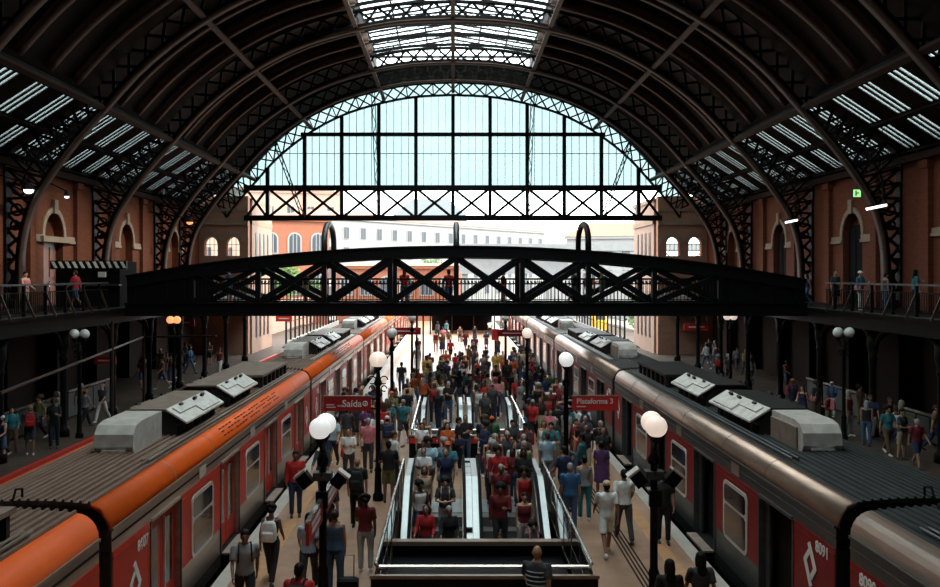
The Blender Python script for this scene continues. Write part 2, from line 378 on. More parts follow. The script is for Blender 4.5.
# left bays: timber door under its own lintel; right bays: near-black sheets put in for the unlit openings
def wall_door(n, y, mp, sx, zt, m, w=0.95):
    t = MB(); X = sx*WX+sx*0.3
    t.box(min(X, X+sx*.1), max(X, X+sx*.1), y-w, y+w, GZ, zt); d = struct(t.build('door_%d' % n, m))
    for s in (-1, 1):
        for za, zb in ((GZ+.2, GZ+1.2), (GZ+1.4, zt-.25)):
            p = MB(); p.box(min(X-sx*.04, X), max(X-sx*.04, X), y+s*w/2-.3, y+s*w/2+.3, za, zb); p.build('door_panel', m, d)
    p = MB(); p.box(min(X-sx*.1, X), max(X-sx*.1, X), y-0.05, y+0.05, GZ+.9, GZ+1.1); p.build('handle', M_rod, d)
    return d
wall_door(1, 44.5, mpl, -1, 8.0, M_wood)
lt = MB(); lt.box(-WX-.02, -WX+.25, 42.9, 46.1, 8.0, 8.28); lt.build('lintel', M_stone, wl)
for k, y in enumerate((34.7, 44.5, 54.4)): wall_door(2+k, y, mpr, 1, 8.9, M_dark, 1.07)

# end wall either side of the gable opening, with pairs of arched windows
def end_wall(name, sx):
    mp = lambda u, d, z: (u, END+d, z)
    mb = MB(); ops = [(sx*17.5, 0.52, 7.85, 8.75), (sx*19.25, 0.52, 7.85, 8.75)]
    a, b = sorted((sx*16.3, sx*20.7)); arch_wall(mb, a, b, -1.2, 12.6, ops, 0.6, mp)
    mb.box(min(sx*16.3, sx*16.31), max(sx*16.3, sx*16.31), END, END+.6, -1.2, 12.6)
    w = struct(mb.build(name, M_brickp))
    for uc, hw, zb, zs in ops:
        r = MB(); arch_ring(r, uc, hw, zs, 0.36, 0.06, mp); r.build('arch_surround', M_stone, w)
        q = MB()
        for dx in (-.17, .17): q.bar((uc+dx, END+.3, zb), (uc+dx, END+.3, zs+.5), .04)
        q.bar((uc-hw, END+.3, zs), (uc+hw, END+.3, zs), .04); q.bar((uc-hw, END+.3, zb+.45), (uc+hw, END+.3, zb+.45), .03)
        q.build('glazing_bar', M_black, w)
    for z, h, o in ((7.2, .16, .08), (10.3, .3, .18), (11.4, .2, .12), (4.6, .4, .15)):
        c = MB(); c.box(a, b, END-o, END, z, z+h); c.build('string_course', M_stone, w)
    for k in range(7):
        c = MB(); c.box(a, b, END-.03, END, .6+k*.56, .6+k*.56+.5); c.build('stone_course', M_brickp, w)
    return w
end_wall('wall_end_left', -1); end_wall('wall_end_right', 1)

# galleries: slab, fascia, iron columns with brackets, railing
def gallery(sx, xe, word):
    g = thing('gallery', (sx*17.5, 40, 0), 'dark iron gallery with railing along the %s' % word, 'gallery')
    a, b = sorted((xe, sx*WX))
    mb = MB(); mb.box(a, b, 14, END-.1, GZ-.32, GZ); mb.build('deck', M_iron, g)
    mb = MB(); mb.box(xe-.09, xe+.09, 14, END-.1, GZ-.62, GZ-.05); mb.box(xe-.14, xe+.14, 14, END-.1, GZ-.10, GZ+.02); mb.build('edge_beam', M_iron, g)
    mb = MB(); mb.box(xe-.15, xe+.15, 14, END-.1, GZ+.02, GZ+.05); mb.build('edge_plate', M_steeld, g)
    mb = MB()
    mb.box(xe-.05, xe+.05, 14, 38.2, 5.98, 6.05); mb.build('top_rail', M_steeld, g)
    mb = MB(); mb.box(xe-.03, xe+.03, 14, 38.2, GZ+.16, GZ+.2); mb.box(xe-.03, xe+.03, 14, 38.2, 5.72, 5.76); mb.build('lower_rail', M_iron, g)
    y = 22.5; k = 0
    while y < 38.3:
        p = MB(); p.box(xe-.05, xe+.05, y-.05, y+.05, GZ, 6.0); p.build('post', M_iron, g)
        p = MB(); p.bar((xe, y, 5.75), (xe-sx*.36, y+.05, GZ-.02), .05, .08); p.build('brace', M_ironb, g); y += 1.65
    mb = MB(); y = 22.6
    while y < 38.2: mb.box(xe-.012, xe+.012, y-.012, y+.012, GZ+.18, 5.74); y += .15
    stuff(mb.build('balusters', M_iron, g))
    col = None
    for y in (29.8, 34.7, 39.7, 44.5, 49.4, 54.4, 59.5, 64.9):
        xc = xe+sx*.35
        c = MB(); c.lathe([(.24,0),(.24,.3),(.17,.38),(.14,.5),(.125,2.9),(.17,3.0),(.17,3.1),(.13,3.2),(.22,3.5),(.22,4.25)], (xc, y, 0), 10); c.build('column', M_iron, g, True)
        br = MB()
        for s in (-1, 1):
            pts = [(xc, y+s*(.12+1.1*(1-math.cos(t))), 3.3+.95*math.sin(t)) for t in [i*math.pi/12 for i in range(7)]]
            br.tube(pts, .05, 6)
        pts = [(xc+sx*(.12+1.1*(1-math.cos(t))), y, 3.3+.95*math.sin(t)) for t in [i*math.pi/12 for i in range(7)]]
        br.tube(pts, .05, 6); br.build('bracket', M_ironb, g)
    return g
gallery(-1, XL, 'red brick wall with the timber door')
gallery(1, XR, 'brick wall with dark arched doorways')

# ------------------------------------------------------------------ roof
# ceiling boards either side of the lantern
LX = 5.6; LE = 64.4; LS = 8.8
mb = MB()
xs = [LX+(16.55-LX)*i/18 for i in range(19)]
for s in (-1, 1):
    prof = [(s*x, zout(x)+.15) for x in xs]; prof2 = [(s*x, zout(x)+.35) for x in xs]
    ring = prof+prof2[::-1]
    mb.loft([[(x, YB, z) for x, z in ring], [(x, END+.4, z) for x, z in ring]], True)
# roof above the last bay (no lantern there)
xs = [-LX+2*LX*i/12 for i in range(13)]; ring = [(x, zout(x)+.15) for x in xs]+[(x, zout(x)+.35) for x in reversed(xs)]
mb.loft([[(x, LE, z) for x, z in ring], [(x, END+.4, z) for x, z in ring]], True)
mb.loft([[(x, YB, z) for x, z in ring], [(x, LS, z) for x, z in ring]], True)  # lantern closed here, out of view, to dim the foreground
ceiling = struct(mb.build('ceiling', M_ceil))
# strip skylights in the lower slopes: boards and panes
SA = (16.45, zout(16.45)+.12); SB = (20.35, 5.35+EYE)
def slope(s, t, off=0): return (s*(SA[0]+(SB[0]-SA[0])*t+off*.58), SA[1]+(SB[1]-SA[1])*t+off*.82)
def slab(mb, s, t0, t1, y0, y1, o0, o1):
    a, b, c, d = slope(s,t0,o0), slope(s,t1,o0), slope(s,t1,o1), slope(s,t0,o1)
    mb.prism([a,b,c,d], 'y', y0, y1)
windows = [struct(MB().bar((s*16.3, 27, SA[1]), (s*16.3, END, SA[1]), .2, .22).build('window_%d' % (2 if s < 0 else 3), M_iron)) for s in (-1, 1)]
for s, win in zip((-1, 1), windows):
    mb = MB(); slab(mb, s, -.02, 1, YB, 29.8, 0, .12)
    for (ya, yb) in zip(ARCH[:3]+[59.5], [39.7, 49.4, 59.5, 69.9]):
        pitch = (yb-ya)/4; y = ya
        for g in range(4):
            for k in range(3):
                p0 = ya+g*pitch+.55+k*.42; p1 = p0+.27
                slab(mb, s, -.02, 1, y, p0, 0, .12); y = p1
                for t0, t1 in ((.05, .5), (.56, .93)):
                    pm = MB(); slab(pm, s, t0, t1, p0, p1, .04, .06); pm.build('pane', M_strip, win)
                for t0, t1 in ((-.02, .05), (.5, .56), (.93, 1)): slab(mb, s, t0, t1, p0, p1, 0, .12)
        slab(mb, s, -.02, 1, y, yb, 0, .12)
    for t in (.02, .53, .96): slab(mb, s, t-.015, t+.03, 27, END, -.14, 0)
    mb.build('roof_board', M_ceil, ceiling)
# unseen wall added behind the camera to block rear light
mb = MB(); mb.prism([(-20.7, -1.2), (20.7, -1.2), (20.7, 12.6), (16.5, zout(16.5)), (11, zout(11)), (5.6, zout(5.6)+1.3), (0, zout(0)+1.6), (-5.6, zout(5.6)+1.3), (-11, zout(11)), (-16.5, zout(16.5)), (-20.7, 12.6)], 'y', YB-.4, YB)
struct(mb.build('blocker_rear', M_brick))
# longitudinal purlins
for x in (-15.75, -11.2, -5.45, 0, 5.45, 11.2, 15.75):
    for a, b in zip([20]+ARCH, ARCH+[END]):
        z = zin(x)+.16; nx = Vector((x*.55, 0, 15)).normalized()
        m = MB(); m.bar((x, a+.22, z), (x, b-.22, z), .24, .2, up=nx); m.build('purlin', M_ironb, ceiling)
# common ribs between the arches, smooth curved timbers
def ribline(off, x1=15.7):
    return both([Vector((p.x*(1+off/26), 0, p.z+off*.98)) for p in pin if p.x <= x1])
rl = ribline(.52)
k0 = len([p for p in rl if p.x < -LX])+1; k1 = len([p for p in rl if p.x < LX])-1
for a, b in zip([19.9]+ARCH[:3], ARCH[:4]):
    for k in (1, 2, 3):
        y = a+(b-a)*k/4
        for part in (rl[:k0], rl[k1:]):
            m = MB(); curve_beam(m, part, y, .34, .1); curve_beam(m, part, y, .12, .55, .1); m.build('rib', M_rib, ceiling, True)
        m = MB(); curve_beam(m, rl[k0-1:k1+1], y, .16, .17); 
        up = [Vector((p.x, 0, p.z+.62)) for p in rl[k0-1:k1+1]]; lo = rl[k0-1:k1+1]; curve_beam(m, up, y, .1, .06)
        for i in range(0, len(lo)-1, 2):
            j = min(i+2, len(lo)-1); m.bar((lo[i].x, y, lo[i].z), (up[j].x, y, up[j].z), .03); m.bar((up[i].x, y, up[i].z), (lo[j].x, y, lo[j].z), .03)
        m.build('lantern_rib', M_iron, ceiling)
# lantern: raised glazed strip over the crown
zl = zout(LX)+.2
mb = MB()
for s in (-1, 1):
    mb.box(min(s*LX, s*(LX+.16)), max(s*LX, s*(LX+.16)), LS, LE, zl-.5, zl+1.05)
mb.box(-LX, LX, LE-.12, LE, zl+.9, zl+1.05)
for k in range(13): mb.box(-LX+k*LX/6-.04, -LX+k*LX/6+.04, LE-.1, LE, zl-.1, zl+1.95-.95*abs(k-6)/6)
mb.box(-LX, LX, LS, LS+.2, zl-.4, zl+1.1); mb.box(-LX*.5, LX*.5, LS, LS+.2, zl+1.0, zl+1.7)
lan = struct(mb.build('window_4', M_iron))
def lz(x): return zl+1.05+.95*(1-(abs(x)/LX))
m = MB()
for y in [44+1.02*k for k in range(21)]+[8.8+4.4*k for k in range(8)]:
    for s in (-1, 1): m.bar((0, y, lz(0)), (s*LX, y, lz(LX)), .07, .12)
for x in (-LX, -LX*2/3, -LX/3, 0, LX/3, LX*2/3, LX): m.bar((x, LS, lz(x)-.03), (x, LE, lz(x)-.03), .09, .14)
m.build('glazing_bar', M_iron, lan)
ysn = [8.8+4.4*k for k in range(8)]+[44+1.02*k for k in range(21)]
for y0, y1 in zip(ysn, ysn[1:]):
    for i in range(6):
        xa = -LX+LX/3*i; xb = xa+LX/3; p = MB()
        p.add([(xa,y0,lz(xa)+.03),(xb,y0,lz(xb)+.03),(xb,y1,lz(xb)+.03),(xa,y1,lz(xa)+.03),(xa,y0,lz(xa)+.05),(xb,y0,lz(xb)+.05),(xb,y1,lz(xb)+.05),(xa,y1,lz(xa)+.05)],
              [(0,1,2,3),(4,5,6,7),(0,1,5,4),(1,2,6,5),(2,3,7,6),(3,0,4,7)]); p.build('pane', M_lant, lan)

# main arches: curved flanges, lattice web, pierced spandrels down to the galleries
def roof_arch(y, label, deep=1.0):
    g = thing('roof_arch', (0, y, GZ), label, 'roof arch', 'iron roof arches of the shed')
    A = both(pin); B = both(pout)
    m = MB(); curve_beam(m, A, y, .5, .09, -.04); m.build('lower_flange', M_ironb, g, True)  # browner iron than the web: light on the flange put into its colour
    m = MB(); curve_beam(m, A, y, .10, .24, .05); m.build('flange_rib', M_iron, g)
    m = MB(); curve_beam(m, B, y, .42, .10, -.05); m.build('upper_flange', M_iron, g)
    w = MB(); n = len(A); st = 2
    for i in range(0, n-st, st):
        a0, a1, b0, b1 = A[i], A[i+st], B[i], B[i+st]
        gap = (a0-b0).length
        for p, q in ((a0, b1), (b0, a1)):
            w.bar((p.x, y, p.z), (q.x, y, q.z), .13, .10, up=(0,1,0))
        if gap > 1.25:
            mm0, mm1 = (a0+b0)/2, (a1+b1)/2; w.bar((mm0.x, y, mm0.z), (mm1.x, y, mm1.z), .10, .08, up=(0,1,0))
            w.bar((a0.x, y, a0.z), (b0.x, y, b0.z), .06, .08, up=(0,1,0))
    stuff(w.build('lattice_web', M_iron, g))
    for s in (-1, 1):       # scroll rings in the spandrel
        for cx, cz, r in ((18.75, 5.15, .52), (19.55, 3.9, .34), (19.68, 2.9, .25), (17.6, 6.45, .32), (19.75, 2.2, .2)):
            m = MB(); pts = [(s*cx+r*math.cos(t), y, EYE+cz+r*math.sin(t)) for t in [2*math.pi*k/16 for k in range(17)]]
            m.tube(pts, .055, 6); m.build('scroll_ring', M_iron, g)
        m = MB(); m.lathe([(.34,0),(.34,.35),(.22,.45),(.2,1.6),(.28,1.75)], (s*19.72, y, GZ), 10); m.build('foot', M_iron, g)
        for z in (GZ+2.2, GZ+3.6):
            m = MB(); m.bar((s*19.5, y, z), (s*(WX+.1), y, z), .25, .14); m.build('wall_anchor', M_iron, g)
    return g
for y, l in zip(ARCH, ('lattice iron roof arch high over the platforms before the footbridge', 'lattice iron roof arch springing beside the timber door bay over the footbridge',
                       'lattice iron roof arch just beyond the footbridge', 'lattice iron roof arch where the roof lantern ends', 'lattice iron roof arch standing just before the glazed gable')):
    roof_arch(y, l)

# ------------------------------------------------------------------ glazed gable
gw = thing('window_1', (0, END, 10.8), 'arched glazed gable screen with iron mullions above crossed bracing', 'window'); gw['kind'] = 'structure'
del gw['category']
YG = END
A = both([p for p in pin if p.z > 10.9])
m = MB(); curve_beam(m, A, YG, .3, .14, -.1); m.build('lower_flange', M_iron, gw, True)
B = [Vector((p.x*1.038, 0, p.z+.95)) for p in A]
m = MB(); curve_beam(m, B, YG, .3, .16, -.05); m.build('upper_flange', M_iron, gw, True)
m = MB()
for i in range(0, len(A)-2, 2):
    for p, q in ((A[i], B[i+2]), (B[i], A[i+2])): m.bar((p.x, YG, p.z), (q.x, YG, q.z), .11, .08, up=(0,1,0))
    if i % 4 == 0: m.bar((A[i].x, YG, A[i].z), (B[i].x, YG, B[i].z), .09, .1, up=(0,1,0))
stuff(m.build('lattice_band', M_iron, gw))
for i in range(0, len(A)-2, 4):
    j = min(i+4, len(A)-1); p = MB()
    p.loft([[(v.x, YG+.05+d, v.z) for v in A[i:j+1]]+[(v.x, YG+.05+d, v.z) for v in reversed(B[i:j+1])] for d in (0, .02)], True); p.build('band_pane', M_gable, gw)
ZC, ZT, ZB = 13.24, 17.5, 10.85
for z, h in ((ZC, .42), (ZB, .42)):
    m = MB(); m.box(-16.6, 16.6, YG-.2, YG+.2, z-h/2, z+h/2); m.build('chord', M_iron, gw)
xt = 12.1
m = MB(); m.box(-xt, xt, YG-.14, YG+.14, ZT-.14, ZT+.14); m.build('transom', M_iron, gw)
bays = [k*2.95 for k in range(-5, 6)]
for x in bays:
    m = MB(); m.box(x-.14, x+.14, YG-.14, YG+.14, ZB, zin(x)); m.build('mullion', M_iron, gw)
for a, b in zip([-16.5]+bays, bays+[16.5]):
    for p, q in (((a, ZB), (b, ZC)), ((a, ZC), (b, ZB))):
        m = MB(); m.bar((p[0], YG, p[1]), (q[0], YG, q[1]), .20, .12, up=(0,1,0)); m.build('cross_brace', M_iron, gw)
m = MB(); m.box(-14.2, 14.2, YG-.03, YG+.03, 15.95, 16.0); m.build('glazing_bar', M_iron, gw)
x = -16.52
tb = MB()
while x < 16.4:
    xa, xb = x+.02, x+.57
    for z0, z1 in ((ZC+.17, ZT-.14), (ZT+.14, 99)):
        ta, tb_ = min(z1, zin(xa)-.05), min(z1, zin(xb)-.05)
        if max(ta, tb_) > z0+.15:
            ta, tb_ = max(ta, z0+.02), max(tb_, z0+.02); p = MB()
            p.loft([[(xa,YG-.01,z0),(xb,YG-.01,z0),(xb,YG-.01,tb_),(xa,YG-.01,ta)], [(xa,YG+.01,z0),(xb,YG+.01,z0),(xb,YG+.01,tb_),(xa,YG+.01,ta)]], True)
            p.build('pane', M_gable, gw)
    tb.box(xa-.035, xa+.005, YG-.04, YG+.04, ZC, max(ZC+.1, zin(xa))); x += .59
stuff(tb.build('thin_glazing_bars', M_iron, gw))
for x0_, x1_ in ((-13.2, -11.85), (-5.9, -5.95), (5.9, 5.95), (13.2, 11.85)):
    m = MB(); p0 = Vector((x0_, 64.9, zin(x0_))); p1 = Vector((x1_, 69.7, ZB)); side = Vector((.12, 0, 0))
    m.bar(p0-side, p1-side, .06, .08); m.bar(p0+side, p1+side, .06, .08); d = p1-p0
    for k in range(12):
        a = p0+d*(k/12); b = p0+d*((k+1)/12); s_ = side if k % 2 else -side; m.bar(a+s_, b-s_, .04, .04)
    m.build('wind_brace', M_iron, gw)

# ------------------------------------------------------------------ footbridge between the galleries
fb = thing('footbridge', (0.4, 41.6, 4.54), 'dark iron lattice footbridge with bowed top chord crossing between the galleries', 'footbridge')
YF, YK = 40.0, 43.2
NODE = [-11.85+3.0*k for k in range(9)]         # truss nodes
def ztop(x): return 7.63-.87*(x-.15)**2/144
def chordline(xa, xb, n=26): return [Vector((xa+(xb-xa)*i/(n-1), 0, ztop(xa+(xb-xa)*i/(n-1)))) for i in range(n)]
for y in (YF, YK):
    m = MB(); curve_beam(m, chordline(XL+.2, XR-.2), y, .34, .48, -.48); m.build('top_chord', M_black, fb)
    m = MB(); curve_beam(m, chordline(XL+.2, XR-.2), y, .52, .06, 0); m.build('top_plate', M_iron, fb)
    m = MB(); m.box(XL+.16, XR-.16, y-.17, y+.17, 4.54, 5.06); m.box(XL+.16, XR-.16, y-.28, y+.28, 4.50, 4.56); m.box(XL+.16, XR-.16, y-.26, y+.26, 5.04, 5.09); m.build('bottom_chord', M_black, fb)
    for k, x in enumerate(NODE):
        if k in (2, 4, 6) and y == YF or True:
            m = MB(); m.box(x-.11, x+.11, y-.14, y+.14, 5.06, ztop(x)-.4); m.build('vertical_post', M_black, fb)
    for a, b in zip(NODE, NODE[1:]):
        for (p, q), dy in ((((a, 5.1), (b, ztop(b)-.45)), -.05), (((a, ztop(a)-.45), (b, 5.1)), .05)):
            m = MB(); m.bar((p[0], y+dy, p[1]), (q[0], y+dy, q[1]), .26, .09, up=(0,1,0)); m.build('diagonal', M_black, fb)
m = MB(); m.box(XL+.16, XR-.16, YF-.1, YK+.1, 4.72, 4.85); m.build('deck', M_iron, fb)
for (xa, xb) in ((XL+.2, NODE[0]), (NODE[-1], XR-.2)):
    for y in (YF, YK):
        n = 6; ring = [(xa+(xb-xa)*i/n, 4.6) for i in range(n+1)]+[(xa+(xb-xa)*i/n, ztop(xa+(xb-xa)*i/n)-.3) for i in range(n, -1, -1)]
        m = MB(); m.prism(ring, 'y', y-.05, y+.05)
        m.build('end_plate', M_black, fb)
    for k in range(4):
        x = xa+(xb-xa)*(k+.5)/4; m = MB(); m.box(x-.05, x+.05, YF-.16, YF-.04, 4.7, ztop(x)-.35); m.build('stiffener', M_black, fb)
for y in (YF+.3, YK-.3):
    m = MB(); m.box(NODE[0], NODE[-1], y-.03, y+.03, 6.13, 6.2); m.build('handrail', M_black, fb)
    m = MB(); m.box(NODE[0], NODE[-1], y-.02, y+.02, 5.12, 5.17); m.box(NODE[0], NODE[-1], y-.02, y+.02, 5.92, 5.96); m.build('lower_rail', M_black, fb)
    m = MB(); x = NODE[0]
    while x < NODE[-1]:
        m.box(x-.014, x+.014, y-.014, y+.014, 4.85, 6.14); m.box(x-.035, x+.035, y-.01, y+.01, 5.98, 6.06); x += .17
    stuff(m.build('balusters', M_black, fb))
for x in (-5.85, .15, 6.15):                     # hoops over the walkway
    pts = [(x, YF, ztop(x)-.1), (x, YF, 7.9)]+[(x, (YF+YK)/2-1.6*math.cos(t), 7.9+.85*math.sin(t)) for t in [math.pi*k/10 for k in range(1, 10)]]+[(x, YK, 7.9), (x, YK, ztop(x)-.1)]
    m = MB(); m.tube(pts, .14, 8); m.build('hoop', M_steeld if x < 1 else M_iron, fb, True)  # paler metal on the left hoops paints in the light they catch

# kiosk with striped awning at the gallery end of the bridge
kk = thing('kiosk', (-17.2, 42.3, GZ+.005), 'small black kiosk with slanted white awning stripes on gallery', 'kiosk')
m = MB(); m.box(-18.6, -15.6, 41.2, 43.4, GZ+.005, 7.0); m.build('cabin', M_dark, kk)
m = MB(); m.box(-18.75, -15.2, 40.95, 41.1, 6.62, 7.02); m.build('fascia', M_black, kk)
for i in range(11):
    x = -18.7+i*.32; m = MB(); m.prism([(x, 6.98), (x+.14, 6.98), (x+.30, 6.68), (x+.16, 6.68)], 'y', 40.925, 40.95); m.build('awning_stripe', M_white, kk)
m = MB(); m.box(-16.5, -16.15, 40.9, 40.98, 6.25, 6.5); m.build('notice', M_white, kk)
m = MB(); m.box(-18.5, -15.5, 40.8, 41.2, 5.85, 5.92); m.build('counter', M_steeld, kk)

# ------------------------------------------------------------------ escalators in their pits
def escalator(xa, xb, yc, label, zfloor=-3.6):
    # crest at yc, level landing behind it, descends 31 degrees towards the camera
    sl = math.tan(R(31)); run = -zfloor/sl
    e = thing('escalator', ((xa+xb)/2, yc, 0), label, 'escalator', 'escalators climbing to the platform')
    w = .24
    for k in range(16):
        y1 = yc-k*.40; z = -k*.40*sl if k else 0
        if z < zfloor: break
        m = MB(); m.box(xa+w, xb-w, y1-.40, y1, z-.40*sl-.05, z-.02 if k else -.01); m.build('step', M_step, e)
        g = MB()
        for j in range(8):
            x = xa+w+.04+(xb-xa-2*w-.08)*j/7; g.box(x-.012, x+.012, y1-.40, y1-.005, z-.02, z-.008)
    m = MB(); m.box(xa+w, xb-w, yc, yc+1.4, -.05, .008); m.build('comb_plate', M_esc, e)
    for (p, q, nm) in ((xa, xa+w, 'balustrade'), (xb-w, xb, 'balustrade')):
        top = [(yc+2.6, .55), (yc+2.6, .82), (yc+2.45, .95), (yc+.15, .95), (yc-.25, .80), (yc-.25-run, .80-run*sl)]
        bot = [(yc-.25-run, -.3-run*sl), (yc-.1, -.25), (yc+2.6, -.1)]
        m = MB(); m.prism(top+bot, 'x', p, q); b = m.build(nm, M_esc, e)
        m = MB(); xc = q-.04 if p == xa else p+.04
        m.tube([(xc, y, z+.05) for y, z in [(yc+2.62, .5)]+top[1:]], .045, 6); m.build('moving_handrail', M_rubber, b)
        m = MB(); ins = q if p == xa else p
        m.prism([(yc+2.3, .1), (yc+2.3, .75), (yc+.1, .78), (yc-.3, .62), (yc-.25-run, .62-run*sl), (yc-.25-run, .0-run*sl), (yc-.2, .0)], 'x', ins-.008, ins+.008); m.build('inner_panel', M_steel, b)
    return e
esc1 = escalator(-1.30, .496, 23.6, 'near escalator beside the platform of the orange-edged train')
escalator(.504, 2.42, 23.6, 'near escalator beside the platform of the grey-roofed train')
for y, z in ((25.5, .95), (22.0, .02)):
    m = MB(); m.box(.29, .49, y-.07, y+.07, z, z+.03); m.build('emergency_switch_box', M_rubber, esc1)
for y in (24.9, 24.1): m = MB(); m.box(.265, .495, y-.008, y+.008, .95, .955); m.build('panel_joint', M_steeld, esc1)
escalator(-1.30, .40, 36.5, 'far escalator rising to the orange-edged train side behind the steel rail')
escalator(.60, 2.42, 36.5, 'far escalator rising to the grey-roofed train side behind the steel rail')
# pit linings, covers and guard rails
def pit(x0, x1, y0, y1, ycov, label, red=False):
    g = thing('pit_guard', ((x0+x1)/2, y0, 0), label, 'guard rail')
    for (a, b, c, d, nm) in ((x0-.06, x0, y0, y1, 'side_wall'), (x1, x1+.06, y0, y1, 'side_wall')):
        m = MB(); m.box(a, b, c, d, -4, .02); m.build(nm, M_acb, g)
    m = MB(); m.box(x0, x1, y0, ycov, -.32, -.22); m.build('cover', M_black, g)
    m = MB(); m.box(x0, x1, ycov-.12, ycov+.12, .04, .14); m.build('edge_beam', M_beam, g)
    m = MB(); m.box(x0, x1, ycov-.06, ycov+.1, -.55, .04); m.build('beam_apron', M_black, g)
    m = MB(); m.box(x0, x1, y0-.1, y1+1, -4.1, -4); m.build('pit_floor', M_black, g)
    m = MB(); m.box(x0-.08, x1+.1, y0-.05, y0, 0, .86); m.build('front_panel', M_black, g)
    if red: m = MB(); m.box(x0-.06, x1+.08, y0-.065, y0-.05, .62, .80); m.build('red_band', M_signr, g)
    m = MB(); m.box(x0-.1, x1+.12, y0-.07, y0+.02, .84, .90); m.build('panel_cap', M_beam, g)
    yb = y1+1.6
    m = MB(); m.tube([(x0, yb, .0), (x0, yb, 1.0), (x0, yb-.1, 1.08), (x0, y0+.05, 1.08), (x0+.08, y0-.1, 1.08), (x1-.08, y0-.1, 1.08), (x1, y0+.05, 1.08), (x1, yb-.1, 1.08), (x1, yb, 1.0), (x1, yb, 0)], .035, 8); m.build('handrail', M_rod, g)
    y = y0+.2
    while y < yb:
        for x in (x0, x1): m = MB(); m.tube([(x, y, 0), (x, y, 1.06)], .022, 6); m.build('baluster', M_rod, g)
        y += 1.3
    for x in (x0, x1):
        m = MB(); m.box(x-.008, x+.008, y0, yb-.2, .08, .95); m.build('glass_panel', M_dglass, g)
        m = MB(); m.tube([(x, y0, .55), (x, yb-.1, .55)], .016, 6); m.build('mid_rail', M_rod, g)
pit(-1.42, 2.55, 16.1, 23.7, 20.7, 'steel guard rail and dark panel around the near escalator pit')
pit(-1.42, 2.55, 30.1, 36.8, 33.4, 'steel guard rail with red panel around the far escalator pit', True)

# ------------------------------------------------------------------ trains
CARL, PITCH = 19.0, 19.5
TW = 1.35                                       # half width
DOORS = [1.75+4.68*k for k in range(4)]          # start of each 1.68 m doorway, from the near end
DWD = 1.68
def logo(mb, x, y, z, s, h):
    # two interlocked angle strokes: a slanted open rhombus with tails
    def st(a, b, w): mb.bar((x, y+a[0]*h*s, z+a[1]*h), (x, y+b[0]*h*s, z+b[1]*h), w*h, .012, up=(1, 0, 0))
    st((-.08, .62), (.38, -.08), .19); st((.37, -.02), (.07, -.36), .16); st((.06, -.62), (-.38, .10), .19); st((-.37, .04), (-.06, .36), .16)
def ac_unit(parent, y0, y1, s, mtop, mslope):
    u = MB(); u.prism([(-.62, 2.8), (.62, 2.8), (.62, 3.08), (.45, 3.36), (-.45, 3.36), (-.62, 3.08)], 'y', y0+.05, y1-.05); a = u.build('air_conditioner', M_acd, parent)
    m = MB(); m.prism([(-.40, 3.40), (.40, 3.40), (.40, 3.44), (-.40, 3.44)], 'y', y0, y1); m.build('top_cover', mtop, a)
    for q in (-1, 1):
        m = MB(); m.prism([(q*.40, 3.40), (q*.86, 3.12), (q*.86, 3.16), (q*.40, 3.445)], 'y', y0, y1); m.build('side_cover', mslope if q == s else mtop, a)
        sx = lambda t, d: (q*(.40+.46*t)+d*q*.5, 3.445-.285*t+d*.85)
        for (t0, t1, f0, f1) in ((.12, .5, .08, .5), (.45, .9, .45, .92)):
            m = MB(); yy0, yy1 = y0+(y1-y0)*f0, y0+(y1-y0)*f1
            m.prism([sx(t0, 0), sx(t1, 0), sx(t1, .035), sx(t0, .035)], 'y', yy0, yy1); m.build('hatch', mslope if q == s else mtop, a)
        for f in (.25, .6, .8):
            m = MB(); yy = y0+(y1-y0)*f; m.prism([sx(.1, 0), sx(.2, 0), sx(.2, .07), sx(.1, .07)], 'y', yy-.10, yy+.10); m.build('latch', M_acd, a)
        for k in range(5):
            yy = y0+.25+(y1-y0-.5)*k/4; m = MB(); m.box(min(q*.60, q*.66), max(q*.60, q*.66), yy-.16, yy+.16, 2.86, 3.04); m.build('grille', M_rubber, a)
    return a
